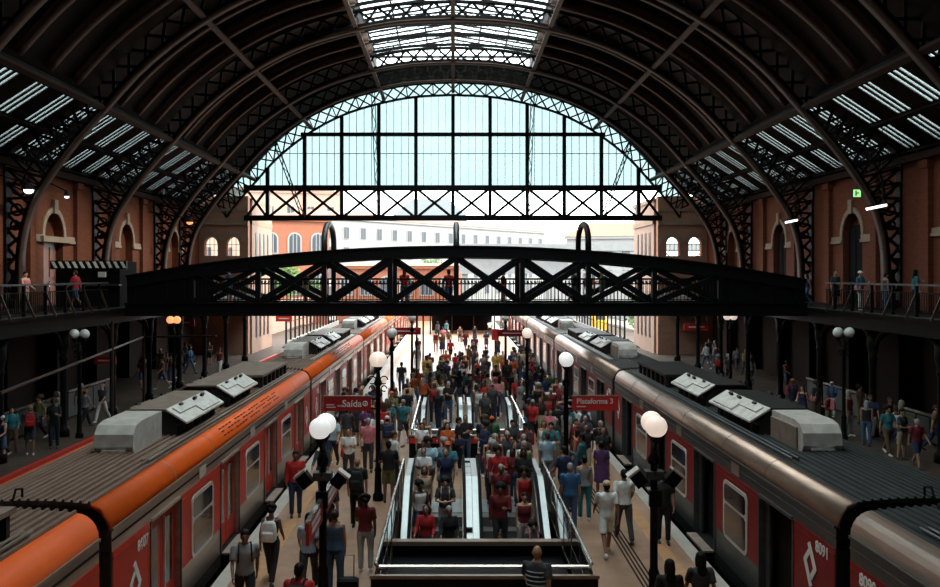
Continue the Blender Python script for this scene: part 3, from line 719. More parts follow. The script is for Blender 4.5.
def train_car(s, orange, num, label, y0, xc):
    # local: y from 0 (near end) to CARL, s = +1 when the platform side is +x
    t = thing('train_car', (xc, y0, 0), label, 'train', 'cars of the orange-edged train' if orange else 'cars of the grey-roofed train')
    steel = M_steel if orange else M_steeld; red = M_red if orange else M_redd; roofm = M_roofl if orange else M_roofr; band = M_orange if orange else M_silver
    B = lambda mb, n, m, p=t, sm=False: mb.build(n, m, p, sm, local=True)
    # dark inner hull, end walls, underframe
    m = MB(); m.box(-TW+.3, TW-.3, .05, CARL-.05, -.05, 2.7); B(m, 'inner_hull', M_dark)
    m = MB(); m.box(-TW, TW, 0, CARL, -.30, -.02); m.box(-TW+.1, TW-.1, .5, CARL-.5, -.75, -.3); B(m, 'underframe', M_rubber)
    m = MB()
    for yy in (2.2, 4.4, 14.6, 16.8):
        for q in (-.75, .75): m.prism([(yy+.42*math.cos(2*math.pi*k/14), -.78+.42*math.sin(2*math.pi*k/14)) for k in range(14)], 'x', q-.06, q+.06)
    B(m, 'wheelset', M_rail)
    for ya, yb in ((0, .12), (CARL-.12, CARL)):
        m = MB(); m.prism([(-TW+.02, -.3), (TW-.02, -.3), (TW-.02, 2.4), (TW-.33, 2.78), (-TW+.33, 2.78), (-TW+.02, 2.4)], 'y', ya, yb); B(m, 'end_wall', M_rubber)
    # curved cornice bands
    arc = [(math.sin(a), math.cos(a)) for a in [math.pi/2*k/6 for k in range(7)]]
    for q in (-1, 1):
        prof = [(q*(TW-.34+.34*c), 2.42+.38*d) for c, d in arc]; inn = [(q*(TW-.40+.34*c), 2.36+.38*d) for c, d in reversed(arc)]
        m = MB(); m.prism(prof+inn, 'y', 0, CARL); B(m, 'roof_edge', band, t, True)
        # vertical panel joints on the band
        if q == s:
            for yy in (3.2, 5.9, 9.4, 12.6, 16.0):
                j = MB(); pr = [(q*(TW-.34+.345*c), 2.42+.385*d) for c, d in arc]
                j.prism(pr+inn, 'y', yy-.008, yy+.008); B(j, 'panel_joint', steel)
            if orange:   # rows of vent slots cut in the band
                j = MB()
                for r_ in (2, 3, 4):
                    c, d = arc[r_]
                    for k in range(22):
                        if (k*7+r_) % 5 == 0: continue
                        yy = 7.0+k*.30; j.cbox((q*(TW-.34+.345*c), yy, 2.42+.385*d), (.03, .17, .014))
                stuff(B(j, 'vent_slots', M_rubber))
        m = MB(); m.box(min(q*TW, q*(TW+.03)), max(q*TW, q*(TW+.03)), 0, CARL, 2.38, 2.425); B(m, 'gutter', steel)
    # corrugated roof
    m = MB(); n = 15; hw = TW-.33
    prof = []
    for k in range(n):
        xa = -hw+2*hw*k/n; xb = xa+2*hw/n; z = lambda x: 2.80+.06*(1-(x/hw)**2)
        prof += [(xa, z(xa)), (xa+(xb-xa)*.62, z(xa)), (xa+(xb-xa)*.68, z(xa)+.032), (xa+(xb-xa)*.94, z(xa)+.032)]
    prof += [(hw, 2.80), (hw, 2.72), (-hw, 2.72)]
    m.prism(prof, 'y', 0, CARL); B(m, 'roof', roofm)
    for x in (hw-.1, hw-.22):
        m = MB(); m.tube([(s*x, 2.9, 2.88), (s*x, CARL-1.2, 2.88)], .022, 6); B(m, 'conduit', steel)
    # roof gear
    m = MB(); x0_, x1_ = (-.42, .36)
    m.prism([(3.7, 2.84), (3.62, 2.98), (3.66, 3.22), (3.82, 3.38), (4.1, 3.43), (5.35, 3.43), (5.35, 2.84)], 'x', x0_, x1_); bx = B(m, 'roof_box', M_acw)
    m = MB(); m.box(x0_+.15, x1_-.15, 3.60, 3.64, 2.88, 2.92); m.build('label_plate', M_white, bx, local=True)
    m = MB(); m.box(x0_-.05, x0_, 3.9, 5.3, 2.84, 3.3); m.build('side_flange', M_acb, bx, local=True)
    mb_ = M_acb if orange else M_acd
    ac_unit_local(t, 5.5, 8.6, s, mb_, M_acw); ac_unit_local(t, 9.6, 12.5, s, mb_, M_acw)
    rk = MB(); rk.box(-.8, .8, 13.5, 17.6, 3.20, 3.27); r_ = B(rk, 'resistor_rack', mb_)
    for k in range(7):
        yy = 13.6+k*.64
        for x in (-.72, .72):
            m = MB(); m.box(x-.05, x+.05, yy-.05, yy+.05, 2.82, 3.2); m.build('rack_leg', M_acd, r_, local=True)
        if k < 6: m = MB(); m.box(-.62, .62, yy+.08, yy+.54, 2.86, 3.16); m.build('resistor_box', M_acd, r_, local=True)
    for yy in (): m = MB(); m.tube([(-s*.2, yy, 2.84), (-s*.2, yy, 3.0), (-s*.2+.1, yy, 3.05), (-s*.2+.2, yy, 3.0), (-s*.2+.2, yy, 2.84)], .02, 5); B(m, 'lifting_eye', M_rubber)
    # platform side: piers between doorways, header, red panels, windows, doors
    edges = [0]
    for d in DOORS: edges += [d, d+DWD]
    edges.append(CARL)
    for q in (-1, 1):
        X = q*TW
        def sb(mb, a, b, y0_, y1_, z0_, z1_): mb.box(min(X-q*a, X-q*b), max(X-q*a, X-q*b), y0_, y1_, z0_, z1_)
        m = MB(); sb(m, .0, .3, 0, CARL, 2.06, 2.40); B(m, 'header', steel)
        m = MB(); sb(m, -.015, .0, 0, CARL, 2.22, 2.25); B(m, 'header_trim', M_rubber if orange else steel)
        for i in range(0, len(edges), 2):
            ya, yb = edges[i], edges[i+1]
            m = MB(); sb(m, 0, .3, ya, yb, -.3, 2.06); B(m, 'side_pier', steel)
            m = MB(); sb(m, -.012, .0, ya+.02, yb-.02, .60, 2.05); B(m, 'red_panel', red)
            m = MB(); sb(m, -.02, .0, ya+.02, yb-.02, 1.93, 1.955); B(m, 'panel_bead', red)
            if q == s and 2 <= i <= 6:
                yc = (ya+yb)/2
                def rr(w, h, r, n=4):
                    o = []
                    for cx, cz, a0 in ((w-r, h-r, 0), (-w+r, h-r, 90), (-w+r, -h+r, 180), (w-r, -h+r, 270)):
                        for k in range(n+1): a = R(a0+90*k/n); o.append((yc+cx+r*math.cos(a), 1.22+cz+r*math.sin(a)))
                    return o
                m = MB(); m.prism(rr(.80, .64, .18), 'x', X+q*.004, X+q*.03); wn = B(m, 'window', M_wframe)
                for za, zb in ((.66, 1.34), (1.40, 1.78)):
                    pts = [(yc-.70, za+.06), (yc-.62, za), (yc+.62, za), (yc+.70, za+.06), (yc+.70, zb-.06), (yc+.62, zb), (yc-.62, zb), (yc-.70, zb-.06)]
                    m = MB(); m.prism(pts, 'x', X+q*.028, X+q*.036); m.build('pane', M_dglass, wn, local=True)
                m = MB(); sb(m, -.02, 0, yc-.25, yc+.25, 2.10, 2.34); B(m, 'vent_plate', M_wframe if orange else M_steel)
        if q == s:
            for i, d in enumerate(DOORS):
                opened = (not orange)
                dr = MB(); sb(dr, .28, .30, d, d+DWD, -.02, 2.06); dd = B(dr, 'door', M_dark)
                m = MB(); sb(m, -.03, .26, d+.02, d+DWD-.02, 2.02, 2.08); m.build('door_header', steel, dd, local=True)
                for side in (0, 1):
                    w = DWD/2-.03
                    ya = d+(.02 if side == 0 else DWD/2+.01); ins = .10
                    if opened: w = .22; ya = d+.01 if side == 0 else d+DWD-.23
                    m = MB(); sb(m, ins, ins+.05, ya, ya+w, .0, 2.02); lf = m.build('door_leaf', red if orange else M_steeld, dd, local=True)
                    if not opened:
                        m = MB(); sb(m, ins-.012, ins, ya+.2, ya+w-.2, .55, 1.80); m.build('door_pane', M_dglass, dd, local=True)
                        m = MB(); sb(m, ins-.03, ins, ya+.15, ya+.19, .5, 1.85); m.build('door_trim', M_wframe, dd, local=True)
                m = MB(); sb(m, -.24, .1, d+.1, d+DWD-.1, -.08, -.03); m.build('door_step', M_acb, dd, local=True)
                for yy in (d-.03, d+DWD+.03):
                    m = MB(); sb(m, -.03, 0, yy-.02, yy+.02, 0, 2.05); m.build('grab_bead', M_steeld, dd, local=True)
    # number and emblem on the end panels
    X = s*(TW+.022)
    for yy in (.95, CARL-.85):
        m = MB(); logo(m, X+s*.006, yy, 1.22 if orange else 1.50, s, .58); B(m, 'emblem', M_white)
    tx = text('fleet_number', num, .26, M_white, t, (0, 0, 0), (0, 0, 0), .004, 'CENTER', .006)
    tx.location = (X, 1.32 if orange else .48, 1.72 if orange else 1.80); tx.rotation_euler = (R(90), 0, R(90) if s > 0 else R(-90))
    # gangway bellows to the next car
    m = MB()
    for k in range(5):
        yy = CARL+.02+k*.09; w = .95 if k % 2 else 1.05; m.box(-w, w, yy, yy+.08, -.1, 2.45+(.05 if k % 2 else .12))
    B(m, 'gangway_bellows', M_rubber)
    m = MB(); m.tube([(-s*.1, .1, 2.86), (-s*.1, .1, 3.02), (-s*.1, -.1, 3.06), (-s*.1, -.2, 2.9)], .02, 5); B(m, 'jumper_cable', M_rubber)
    return t
def ac_unit_local(t, y0, y1, s, mt, ms):
    # parts are modelled in the car's own frame
    old = MB.build
    def nb(self, name, m, parent=None, smooth=False, local=False, label=None): return old(self, name, m, parent, smooth, True, label)
    MB.build = nb
    try: ac_unit(t, y0, y1, s, mt, ms)
    finally: MB.build = old
XTL, XTR = -5.33-TW, 6.05+TW
carL = train_car(1, True, '8607', 'red and steel train car numbered 8607 with orange roof edge and roof box', 13.75, XTL)
carR = train_car(-1, False, '8091', 'dark red and steel train car numbered 8091 with silver roof edge', 13.9, XTR)
def renumber(c, s):
    for ch in c.children:
        if ch.name.startswith('fleet_number'):
            n = text('fleet_number', s, .26, M_white, None, (0,0,0), (0,0,0), .004, 'CENTER', .006); ch.data = n.data; bpy.data.objects.remove(n)
c = copy_tree(carL, (XTL, 13.75-PITCH, 0), 'orange-edged train car coupled on the open side of car 8607'); renumber(c, '8608')
for k, w in enumerate(('first', 'second', 'third', 'fourth')):
    c = copy_tree(carL, (XTL, 13.75+PITCH*(k+1), 0), 'orange-edged train car, %s one past car 8607 towards the glazed gable' % w); renumber(c, '860%d' % (6-k))
cr = copy_tree(carR, (XTR, 13.9-PITCH, 0), 'dark train car numbered 8090 with silver roof edge'); renumber(cr, '8090')
for ch in cr.children:
    if ch.name.startswith('fleet_number'): ch.location.y = CARL-.6
for ch in cr.children:
    pass
for k, w in enumerate(('first', 'second', 'third', 'fourth')):
    c = copy_tree(carR, (XTR, 13.9+PITCH*(k+1), 0), 'silver-edged train car, %s one past car 8091 towards the glazed gable' % w); renumber(c, '809%d' % (2+k))

# ------------------------------------------------------------------ lamp posts, signs, speakers
def lamp_post(x, y, zg, label, group, lit=None, base=0.0, along='y', sep=.26, rg=.20, speakers=False):
    t = thing('lamp_post', (x, y, base), label, 'lamp post', group)
    m = MB(); m.lathe([(.15,0),(.15,.16),(.11,.22),(.09,.8),(.11,.85),(.075,.95),(.065,zg-base-.75),(.11,zg-base-.72),(.11,zg-base-.62),(.07,zg-base-.55),(.05,zg-base-.3)], (x, y, base), 12); m.build('post', M_iron, t, True)
    d = Vector((.06, 1, 0)).normalized() if along == 'y' else Vector((1, 0, 0))
    c = Vector((x, y, zg))
    m = MB(); m.tube([c+d*sep+Vector((0,0,-.28)), c+d*sep*.5+Vector((0,0,-.42)), c+Vector((0,0,-.36)), c-d*sep*.5+Vector((0,0,-.42)), c-d*sep+Vector((0,0,-.28))], .03, 6); m.build('arm', M_iron, t)
    sc = MB()
    for s in (-1, 1):
        for k in range(2):
            r = .11-.03*k; cc = c+d*s*.17+Vector((0,0,-.58-.24*k)); sc.tube([cc+d*s*r*math.cos(a)+Vector((0,0,r*math.sin(a))) for a in [i*math.pi/6 for i in range(11)]], .018, 5)
    m = sc.build('scroll', M_iron, t)
    for s in (-1, 1):
        g = c+d*s*sep; m = MB(); m.lathe([(.05,-.30),(.09,-.24),(.09,-.18)], g, 10); m.build('globe_cup', M_iron, t)
        m = MB(); m.ball(g, rg, 18, 12); m.build('globe', lit or M_globe, t, True)
    if speakers:
        m = MB(); m.box(x-.17, x+.17, y-.12, y+.12, zg-1.0, zg-.86); m.build('clamp', M_steeld, t)
        for s in (-1, 1):
            q = Matrix.Translation((x+s*.32, y-.1, zg-.98)) @ Matrix.Rotation(s*R(38), 4, 'Y')
            m = MB(); m.cbox((0,0,0), (.23, .22, .27)); m.v = [tuple(q @ Vector(p)) for p in m.v]; sp = m.build('loudspeaker', M_black, t)
            m = MB(); m.cbox((0,0,.145), (.26, .25, .04)); m.v = [tuple(q @ Vector(p)) for p in m.v]; m.build('rim', M_wframe, t)
            m = MB(); m.bar((x, y, zg-1.0), (x+s*.3, y-.05, zg-1.0), .05); m.build('bracket', M_iron, t)
        m = MB(); m.box(x-.11, x+.11, y-.17, y-.06, zg-1.5, zg-1.2); m.build('speaker_box', M_black, t)
    return t
GI = 'twin globe lamp posts on the island platform'
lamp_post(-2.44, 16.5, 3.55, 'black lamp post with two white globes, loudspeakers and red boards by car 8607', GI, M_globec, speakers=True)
lamp_post(3.72, 16.3, 3.62, 'black lamp post with two lit globes and loudspeakers by car 8091', GI, M_globel, speakers=True)
lamp_post(-2.12, 24.9, 3.98, 'black lamp post with globes carrying the Saída sign', GI, M_globel, along='x', sep=.03, rg=.22)
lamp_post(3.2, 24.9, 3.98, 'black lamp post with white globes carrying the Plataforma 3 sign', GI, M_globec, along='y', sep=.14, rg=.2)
lamp_post(-2.5, 36, 3.98, 'lamp post with white globes beside the far pit rail, orange-edged train side', GI, sep=.2)
lamp_post(3.03, 36, 3.98, 'lamp post with lit globes beside the far pit rail, grey-roofed train side', GI, M_globel, sep=.2)
lamp_post(-2.26, 48.5, 3.98, 'lamp post with white globes in the crowd beyond the footbridge, orange-edged train side', GI, sep=.2)
lamp_post(2.9, 48.5, 3.98, 'lamp post with white globes in the crowd beyond the footbridge, grey-roofed train side', GI, sep=.2)
GS = 'twin globe lamp posts on the side platforms'
lamp_post(-14.6, 34.4, 4.05, 'lamp post with two unlit white globes on the red-edged side platform', GS, along='x', sep=.2, rg=.19)
lamp_post(-14.6, 46, 4.0, 'lamp post with two warm orange lit globes on the red-edged side platform', GS, M_globew, along='x', sep=.17, rg=.2)
lamp_post(15.1, 34, 4.14, 'lamp post with two unlit white globes on the platform past the grey-roofed train', GS, along='x', sep=.22, rg=.2)
lamp_post(15.0, 47.6, 4.1, 'lamp post with two lit globes on the platform past the grey-roofed train', GS, M_globel, along='x', sep=.17, rg=.2)

def hung_sign(name, x0, x1, y, z0, z1, m_, label, lines, hang=None):
    t = thing(name, ((x0+x1)/2, y, z0), label, 'sign')
    m = MB(); m.box(x0, x1, y-.03, y+.03, z0, z1); m.build('board', m_, t)
    m = MB(); m.box(x0-.02, x1+.02, y-.035, y+.035, z1, z1+.03); m.build('board_frame', M_beam, t)
    if hang:
        for z in (z0+.06, z1-.06): m = MB(); m.bar((hang, y, z), (x0 if abs(hang-x0) < abs(hang-x1) else x1, y, z), .04); m.build('bracket', M_iron, t)
    for s, sz, dx, dz in lines: text('lettering', s, sz, M_white, t, (x0+dx, y-.034, z0+dz), (R(90), 0, 0), .003, bold=.004 if sz > .15 else 0)
    return t
s1 = hung_sign('platform_sign', -3.65, -2.32, 24.9, 2.53, 2.93, M_sign, 'maroon sign board reading Saída hung from a lamp post', [('Saída', .27, .52, .12), ('exit', .10, .38, .12)], -2.12)
for k, w in enumerate((.22, .26)): m = MB(); m.box(-3.58, -3.58+w, 24.862, 24.87, 2.69-.07*k, 2.72-.07*k); m.build('small_text_line', M_white, s1)
m = MB(); pts = [(-2.48+.065*math.cos(a), 24.866, 2.74+.065*math.sin(a)) for a in [2*math.pi*k/14 for k in range(15)]]; m.tube(pts, .014, 5); m.build('round_symbol', M_white, s1)
m = MB(); m.bar((-2.48, 24.866, 2.78), (-2.48, 24.866, 2.71), .02); m.bar((-2.51, 24.866, 2.735), (-2.48, 24.866, 2.705), .015); m.bar((-2.45, 24.866, 2.735), (-2.48, 24.866, 2.705), .015); m.build('arrow_symbol', M_white, s1)
s2 = hung_sign('platform_sign', 3.37, 4.68, 24.9, 2.54, 2.94, M_signr, 'red sign board reading Plataforma 3 hung from a lamp post', [('Plataforma 3', .205, .12, .2)], 3.2)
m = MB(); m.box(3.49, 3.75, 24.862, 24.87, 2.64, 2.67); m.build('small_text_line', M_white, s2)
# boards along the track on the near lamp post
for k, (ya, yb) in enumerate(((16.65, 18.4), (14.8, 16.35))):
    t = thing('board_sign', (-2.44, (ya+yb)/2, 2.0), 'red board on the near lamp post, its end turned to the %s' % ('Saída sign' if k == 0 else 'front of the platform'), 'sign')
    m = MB(); m.box(-2.48, -2.42, ya, yb, 1.82, 2.2); m.build('board', M_signr, t)
    m = MB(); m.box(-2.49, -2.41, ya, yb, 2.2, 2.235); m.build('board_frame', M_rod, t)
    for z in (2.06, 1.93):
        m = MB(); m.box(-2.418, -2.412, ya+.25, yb-.3, z, z+.07); m.build('lettering', M_white, t)
def plain_sign(x, y, z, w, h, m_, label):
    t = thing('wall_sign', (x, y, z), label, 'sign'); m = MB(); m.box(x-w/2, x+w/2, y-.04, y+.04, z, z+h); m.build('board', m_, t)
    m = MB(); m.box(x-w*.32, x+w*.32, y-.05, y-.04, z+h*.42, z+h*.6); m.build('lettering', M_white, t)
    for s in (-1, 1): m = MB(); m.bar((x+s*w*.4, y, z+h), (x+s*w*.4, y, GZ-.3), .03); m.build('hanger', M_iron, t)
    return t
plain_sign(-16.0, 40.5, 2.25, 1.0, .34, M_signr, 'red sign hung under the gallery beside the unlit globes')
plain_sign(-17.3, 56, 3.1, 1.7, .42, M_sign, 'maroon sign hung under the gallery near the orange globes')
plain_sign(16.6, 60.0, 2.55, 1.7, .45, M_signr, 'red sign hung under the gallery past the grey-roofed train')
plain_sign(-2.6, 49.3, 3.0, 1.6, .4, M_sign, 'maroon sign over the crowd beyond the footbridge, orange-edged train side')
plain_sign(3.1, 46.5, 3.1, 1.5, .35, M_sign, 'maroon sign over the crowd beyond the footbridge, grey-roofed train side')
plain_sign(-14.6, 76, 2.3, 1.4, .5, M_signr, 'red sign on the sunlit fence beyond the shed')
# standing red information panel far down the platform
t = thing('information_panel', (2.78, 58, 0), 'upright red information panel standing among the far crowd', 'sign'); m = MB(); m.box(2.54, 3.02, 57.95, 58.05, 2.05, 2.78); m.build('panel', M_signr, t)
m = MB(); m.tube([(2.78, 58, 0), (2.78, 58, 2.05)], .05, 6); m.build('post', M_iron, t)
for x, y, w in ((-2.25, 54.5, 'nearer the maroon sign'), (-2.05, 60.5, 'nearer the platform end')):
    t = thing('platform_pole', (x, y, 0), 'slender dark pole with short crossarm beyond the footbridge, %s' % w, 'pole')
    m = MB(); m.tube([(x, y, 0), (x, y, 4.0)], .06, 8); m.build('pole', M_iron, t)
    m = MB(); m.bar((x-.9, y, 3.85), (x+.05, y, 3.85), .07); m.build('crossarm', M_iron, t)
# fluorescent battens and spot lamps on the upper walls
def batten(p, q, label):
    t = thing('tube_light', ((p[0]+q[0])/2, p[1], p[2]), label, 'light'); m = MB(); m.tube([p, q], .055, 8); m.build('tube', M_tube, t)
    m = MB(); m.bar((p[0], p[1], p[2]+.1), (q[0], q[1], q[2]+.1), .14, .06); m.build('housing', M_black, t)
    for k in (.2, .8): a = Vector(p).lerp(Vector(q), k); m = MB(); m.bar(a+Vector((0,0,.1)), a+Vector((0,0,4.0)), .02); m.build('hanger', M_iron, t)
batten((17.85, 38.0, 9.2), (18.72, 38.0, 9.38), 'white tube light hung before the arched doorway with the exit sign')
batten((17.75, 47, 9.15), (18.4, 47, 9.28), 'white tube light hung before the middle arched doorway')
def spot(x, y, z, m_, label, r=.2):
    t = thing('spot_lamp', (x, y, z), label, 'lamp'); m = MB(); m.lathe([(r,0),(r*.95,.12),(r*.5,.26),(.05,.3)], (x, y, z), 12); m.build('housing', M_iron, t)
    m = MB(); m.ball((x, y, z-.01), (r*.9, r*.9, r*.7), 12, 8); m.build('lens', m_, t, True)
    m = MB(); m.bar((x, y, z+.25), (-20.3 if x < 0 else 20.3, y, z+.7), .05); m.build('bracket', M_iron, t)
spot(-18.9, 39.2, 10.15, M_tube, 'white spot lamp on the arch foot near the timber door', .24)
spot(-19.4, 44.2, 10.3, M_tube, 'small white spot lamp above the timber door keystone', .13)
spot(-17.5, 58.5, 9.85, M_globew, 'warm spot lamp on the far arch near the twin windows', .24)
t = thing('exit_sign', (19.9, 43.6, 10.2), 'small green lit exit sign above an arched doorway', 'sign'); m = MB(); m.box(19.7, 20.15, 43.4, 43.5, 10.15, 10.6); m.build('case', M_black, t)
m = MB(); m.box(19.74, 20.1, 43.37, 43.4, 10.2, 10.56); m.build('panel', M_exit, t)
m = MB(); m.box(19.82, 19.9, 43.355, 43.37, 10.25, 10.5); m.box(19.9, 20.02, 43.355, 43.37, 10.36, 10.42); m.build('pictogram', M_white, t)
# guard rails of the side stairs and the pipe line under the galleries
def side_rail(x, y0, y1, z, label):
    t = thing('guard_rail', (x, (y0+y1)/2, 0), label, 'railing'); m = MB(); m.box(x-.05, x+.05, y0, y1, z-.05, z+.05); m.build('top_rail', M_rod, t)
    y = y0
    while y <= y1+.01: m = MB(); m.box(x-.03, x+.03, y-.03, y+.03, 0, z); m.build('post', M_iron, t); y += (y1-y0)/4
    m = MB(); m.box(x-.01, x+.01, y0, y1, .1, z-.12); m.build('panel', M_steeld, t)
side_rail(-16.9, 31.0, 37.0, 1.15, 'pale steel stair rail near the unlit globes under the gallery')
side_rail(-16.9, 38.6, 44.0, 1.25, 'pale steel stair rail by the red hanging sign')
side_rail(17.9, 38.0, 44.5, 1.15, 'pale steel stair rail under the gallery past the grey-roofed train')
side_rail(17.9, 31.0, 35.0, 1.1, 'pale steel stair rail beside the unlit globes past the grey-roofed train')
t = thing('overhead_pipe', (-14, 34, 0), 'thin pale pipe on posts crossing above the empty track', 'pipe')
m = MB(); m.tube([(-12.35, 24, 3.15), (-15.5, 44, 3.25)], .05, 6); m.build('pipe', M_ironb, t)
m = MB(); m.tube([(-15.5, 44, 3.25), (-11.9, 44.2, 3.3)], .05, 6); m.build('cross_pipe', M_ironb, t)
for x, y, zt in ((-15.5, 44.1, 4.3), (-14.4, 37.2, 4.4)): m = MB(); m.tube([(x, y, -.05), (x, y, zt)], .07, 8); m.build('post', M_ironb, t)

# ------------------------------------------------------------------ beyond the shed
M_bwhite = mat('off_white_render', (0.27, 0.27, 0.265), 0.9, 0, 0.08, .3)
M_bpink = mat('pale_pink_render', (0.40, 0.27, 0.21), 0.9, 0, 0.1, .3)
M_tile = mat('terracotta_tiles', (0.30, 0.15, 0.09), 0.9, 0, 0.15, 1)
M_bglass = mat('grey_window_glass', (0.035, 0.045, 0.055), 0.3, 0, 0)
M_conc = mat('grey_concrete', (0.22, 0.23, 0.23), 0.9, 0, 0.12, 1)
M_slate = mat('slate_grey_roof', (0.10, 0.115, 0.125), 0.8, 0, 0.1, .5)
M_leaf = mat('green_leaves', (0.075, 0.14, 0.03), 0.7, 0, 0.35, 3)
M_yard = mat('pale_yard_concrete', (0.24, 0.225, 0.20), 0.9, 0, 0.12, .5)
M_barn = brickmat('orange_brick', (0.30, 0.095, 0.05), (0.25, 0.075, 0.04), (0.28, 0.17, 0.12))
mb = MB(); mb.box(-150, -20.8, 71, 400, -1.2, -.25); mb.box(21, 150, 71, 400, -1.2, -.25); mb.box(-20.8, 21, 127, 400, -1.2, -.3); struct(mb.build('floor', M_yard))
def building(name, p0, p1, depth, z0, z1, mw, mr, label, cols, rows, ww, wh, arched=False, roofh=1.2, cor=True):
    # facade from p0 to p1 (seen side), body behind it
    a = Vector((p0[0], p0[1], 0)); b = Vector((p1[0], p1[1], 0)); L = (b-a).length; ang = math.atan2(b.y-a.y, b.x-a.x)
    t = thing(name, (a.x, a.y, z0), label, 'building'); t.rotation_euler = (0, 0, ang); H = z1-z0
    B = lambda m, n, mm, p=t: m.build(n, mm, p, local=True)
    m = MB(); m.box(0, L, 0, depth, 0, H); B(m, 'wall', mw)
    if cor: m = MB(); m.box(-.3, L+.3, -.35, depth+.3, H, H+.4); B(m, 'cornice', mw)
    if roofh: m = MB(); m.add([(-.4,-.5,H+.4),(L+.4,-.5,H+.4),(L+.4,depth+.5,H+.4),(-.4,depth+.5,H+.4),(depth*.3,depth/2,H+.4+roofh),(L-depth*.3,depth/2,H+.4+roofh)], [(0,1,5,4),(1,2,5),(2,3,4,5),(3,0,4),(0,3,2,1)]); B(m, 'roof', mr)
    for zc in rows:
        for k in range(cols):
            xc = L*(k+.5)/cols; z = zc-z0; w = MB()
            if arched:
                pts = [(xc-ww/2, z-wh/2), (xc+ww/2, z-wh/2)]+[(xc+ww/2*math.cos(q), z+wh/2-ww/2+ww/2*math.sin(q)) for q in [math.pi*i/8 for i in range(9)]]
                w.prism([(xc+(x-xc)*1.3, z+(zz-z)*1.14) for x, zz in pts], 'y', -.12, 0); wn = B(w, 'window', M_bwhite)
                g = MB(); g.prism(pts, 'y', -.16, -.1); B(g, 'pane', M_bglass, wn)
                for dx in (-ww/6, ww/6): g = MB(); g.box(xc+dx-.05, xc+dx+.05, -.2, -.14, z-wh/2, z+wh/2); B(g, 'glazing_bar', M_bwhite, wn)
            else:
                w.box(xc-ww*.62, xc+ww*.62, -.10, 0, z-wh*.56, z+wh*.56); wn = B(w, 'window', mw)
                for q in (-1, 1): g = MB(); g.box(xc+q*ww/4-ww*.21, xc+q*ww/4+ww*.21, -.14, -.08, z-wh/2, z+wh/2); B(g, 'pane', M_bglass, wn)
    return t
building('office_building', (-22, 145), (21, 201), 14, -1, 15.6, M_bwhite, M_tile, 'long white building with rows of paired windows beyond the station', 17, (13.4, 10.0, 6.6, 3.4), 1.3, 1.9, roofh=1.6)
building('brick_hall', (-26, 118), (-17.2, 122), 10, -1, 13.6, M_barn, M_tile, 'red brick hall with white arched windows beyond the fence', 3, (10.6, 5.0), 1.5, 2.6, True, roofh=1.0)
building('pink_block', (-48, 165), (-22, 172), 14, -1, 22, M_bpink, M_tile, 'tall pale pink block standing behind the red brick hall', 7, (18.5, 14.5, 10.5), 1.4, 1.9)
building('domed_hall', (-18, 262), (4, 262), 18, -1, 23.0, M_bwhite, M_slate, 'hall with tall slate grey hipped roof behind the white building', 6, (17,), 1.6, 2.4, roofh=6)
building('tiled_house', (17, 132), (29, 128), 9, -1, 11.6, M_bwhite, M_tile, 'white house with terracotta hipped roof seen past the bridge hoop', 5, (9.9, 6.0), 1.2, 1.9, roofh=2.2)
building('low_block', (2, 240), (40, 225), 14, -1, 12.5, M_bwhite, M_tile, 'low pale block closing the view beyond the white building', 12, (10,), 1.3, 1.7, roofh=1.2)
building('brick_shed', (-16.0, 121), (.6, 119), 6, -1, 7.1, M_barn, M_tile, 'low orange brick shed with arches seen through the footbridge', 6, (4.8,), 1.5, 2.4, True, roofh=.4)
# grey viaduct with mesh sides
v = thing('viaduct', (13, 112, -1), 'grey concrete viaduct with lattice sides crossing behind the shed', 'viaduct')
m = MB(); m.box(.8, 34, 110, 114, 9.3, 10.2); m.build('deck', M_conc, v)
m = MB(); m.box(.8, 14.5, 111, 111.3, 6.4, 9.3); m.build('mesh_side', M_conc, v)
for k in range(8):
    x = 14.5+2.4*k
    for p, q in (((x, 6.8), (x+2.4, 9.3)), ((x, 9.3), (x+2.4, 6.8))): m = MB(); m.bar((p[0], 110.5, p[1]), (q[0], 110.5, q[1]), .18); m.build('brace', M_conc, v)
m = MB(); m.box(14.5, 34, 110.3, 110.8, 6.5, 6.8); m.build('lower_chord', M_conc, v)
for x in (1.5, 9, 17, 25, 33): m = MB(); m.box(x-.4, x+.4, 111.3, 112.5, -1.2, 9.3); m.build('pier', M_conc, v)
# sunlit piers flanking the opening outside
for s, w in ((-1, 'fence'), (1, 'trees')):
    t = thing('corner_pier', (s*16.6, 74.5, -1.2), 'pale pink stone corner pier just outside the gable on the side of the %s' % w, 'pier')
    a, b = sorted((s*16.15, s*16.95)); m = MB(); m.box(a, b, 70.75, 78.5, -1.2, 12.4); m.build('wall', M_bpink, t)
    X = s*16.15
    for z, h in ((4.6, .4), (7.0, .25), (10.4, .4), (12.2, .3)): m = MB(); m.box(a-.12, b+.02, 70.75, 78.6, z, z+h); m.build('string_course', M_stone, t)
    for k in range(4):
        for zz in (7.4, 1.2): m = MB(); yy = 72.2+1.5*k; m.box(min(X-s*.05, X+s*.05), max(X-s*.05, X+s*.05), yy-.22, yy+.22, zz, zz+2.4); m.build('slit_window', M_bglass, t)
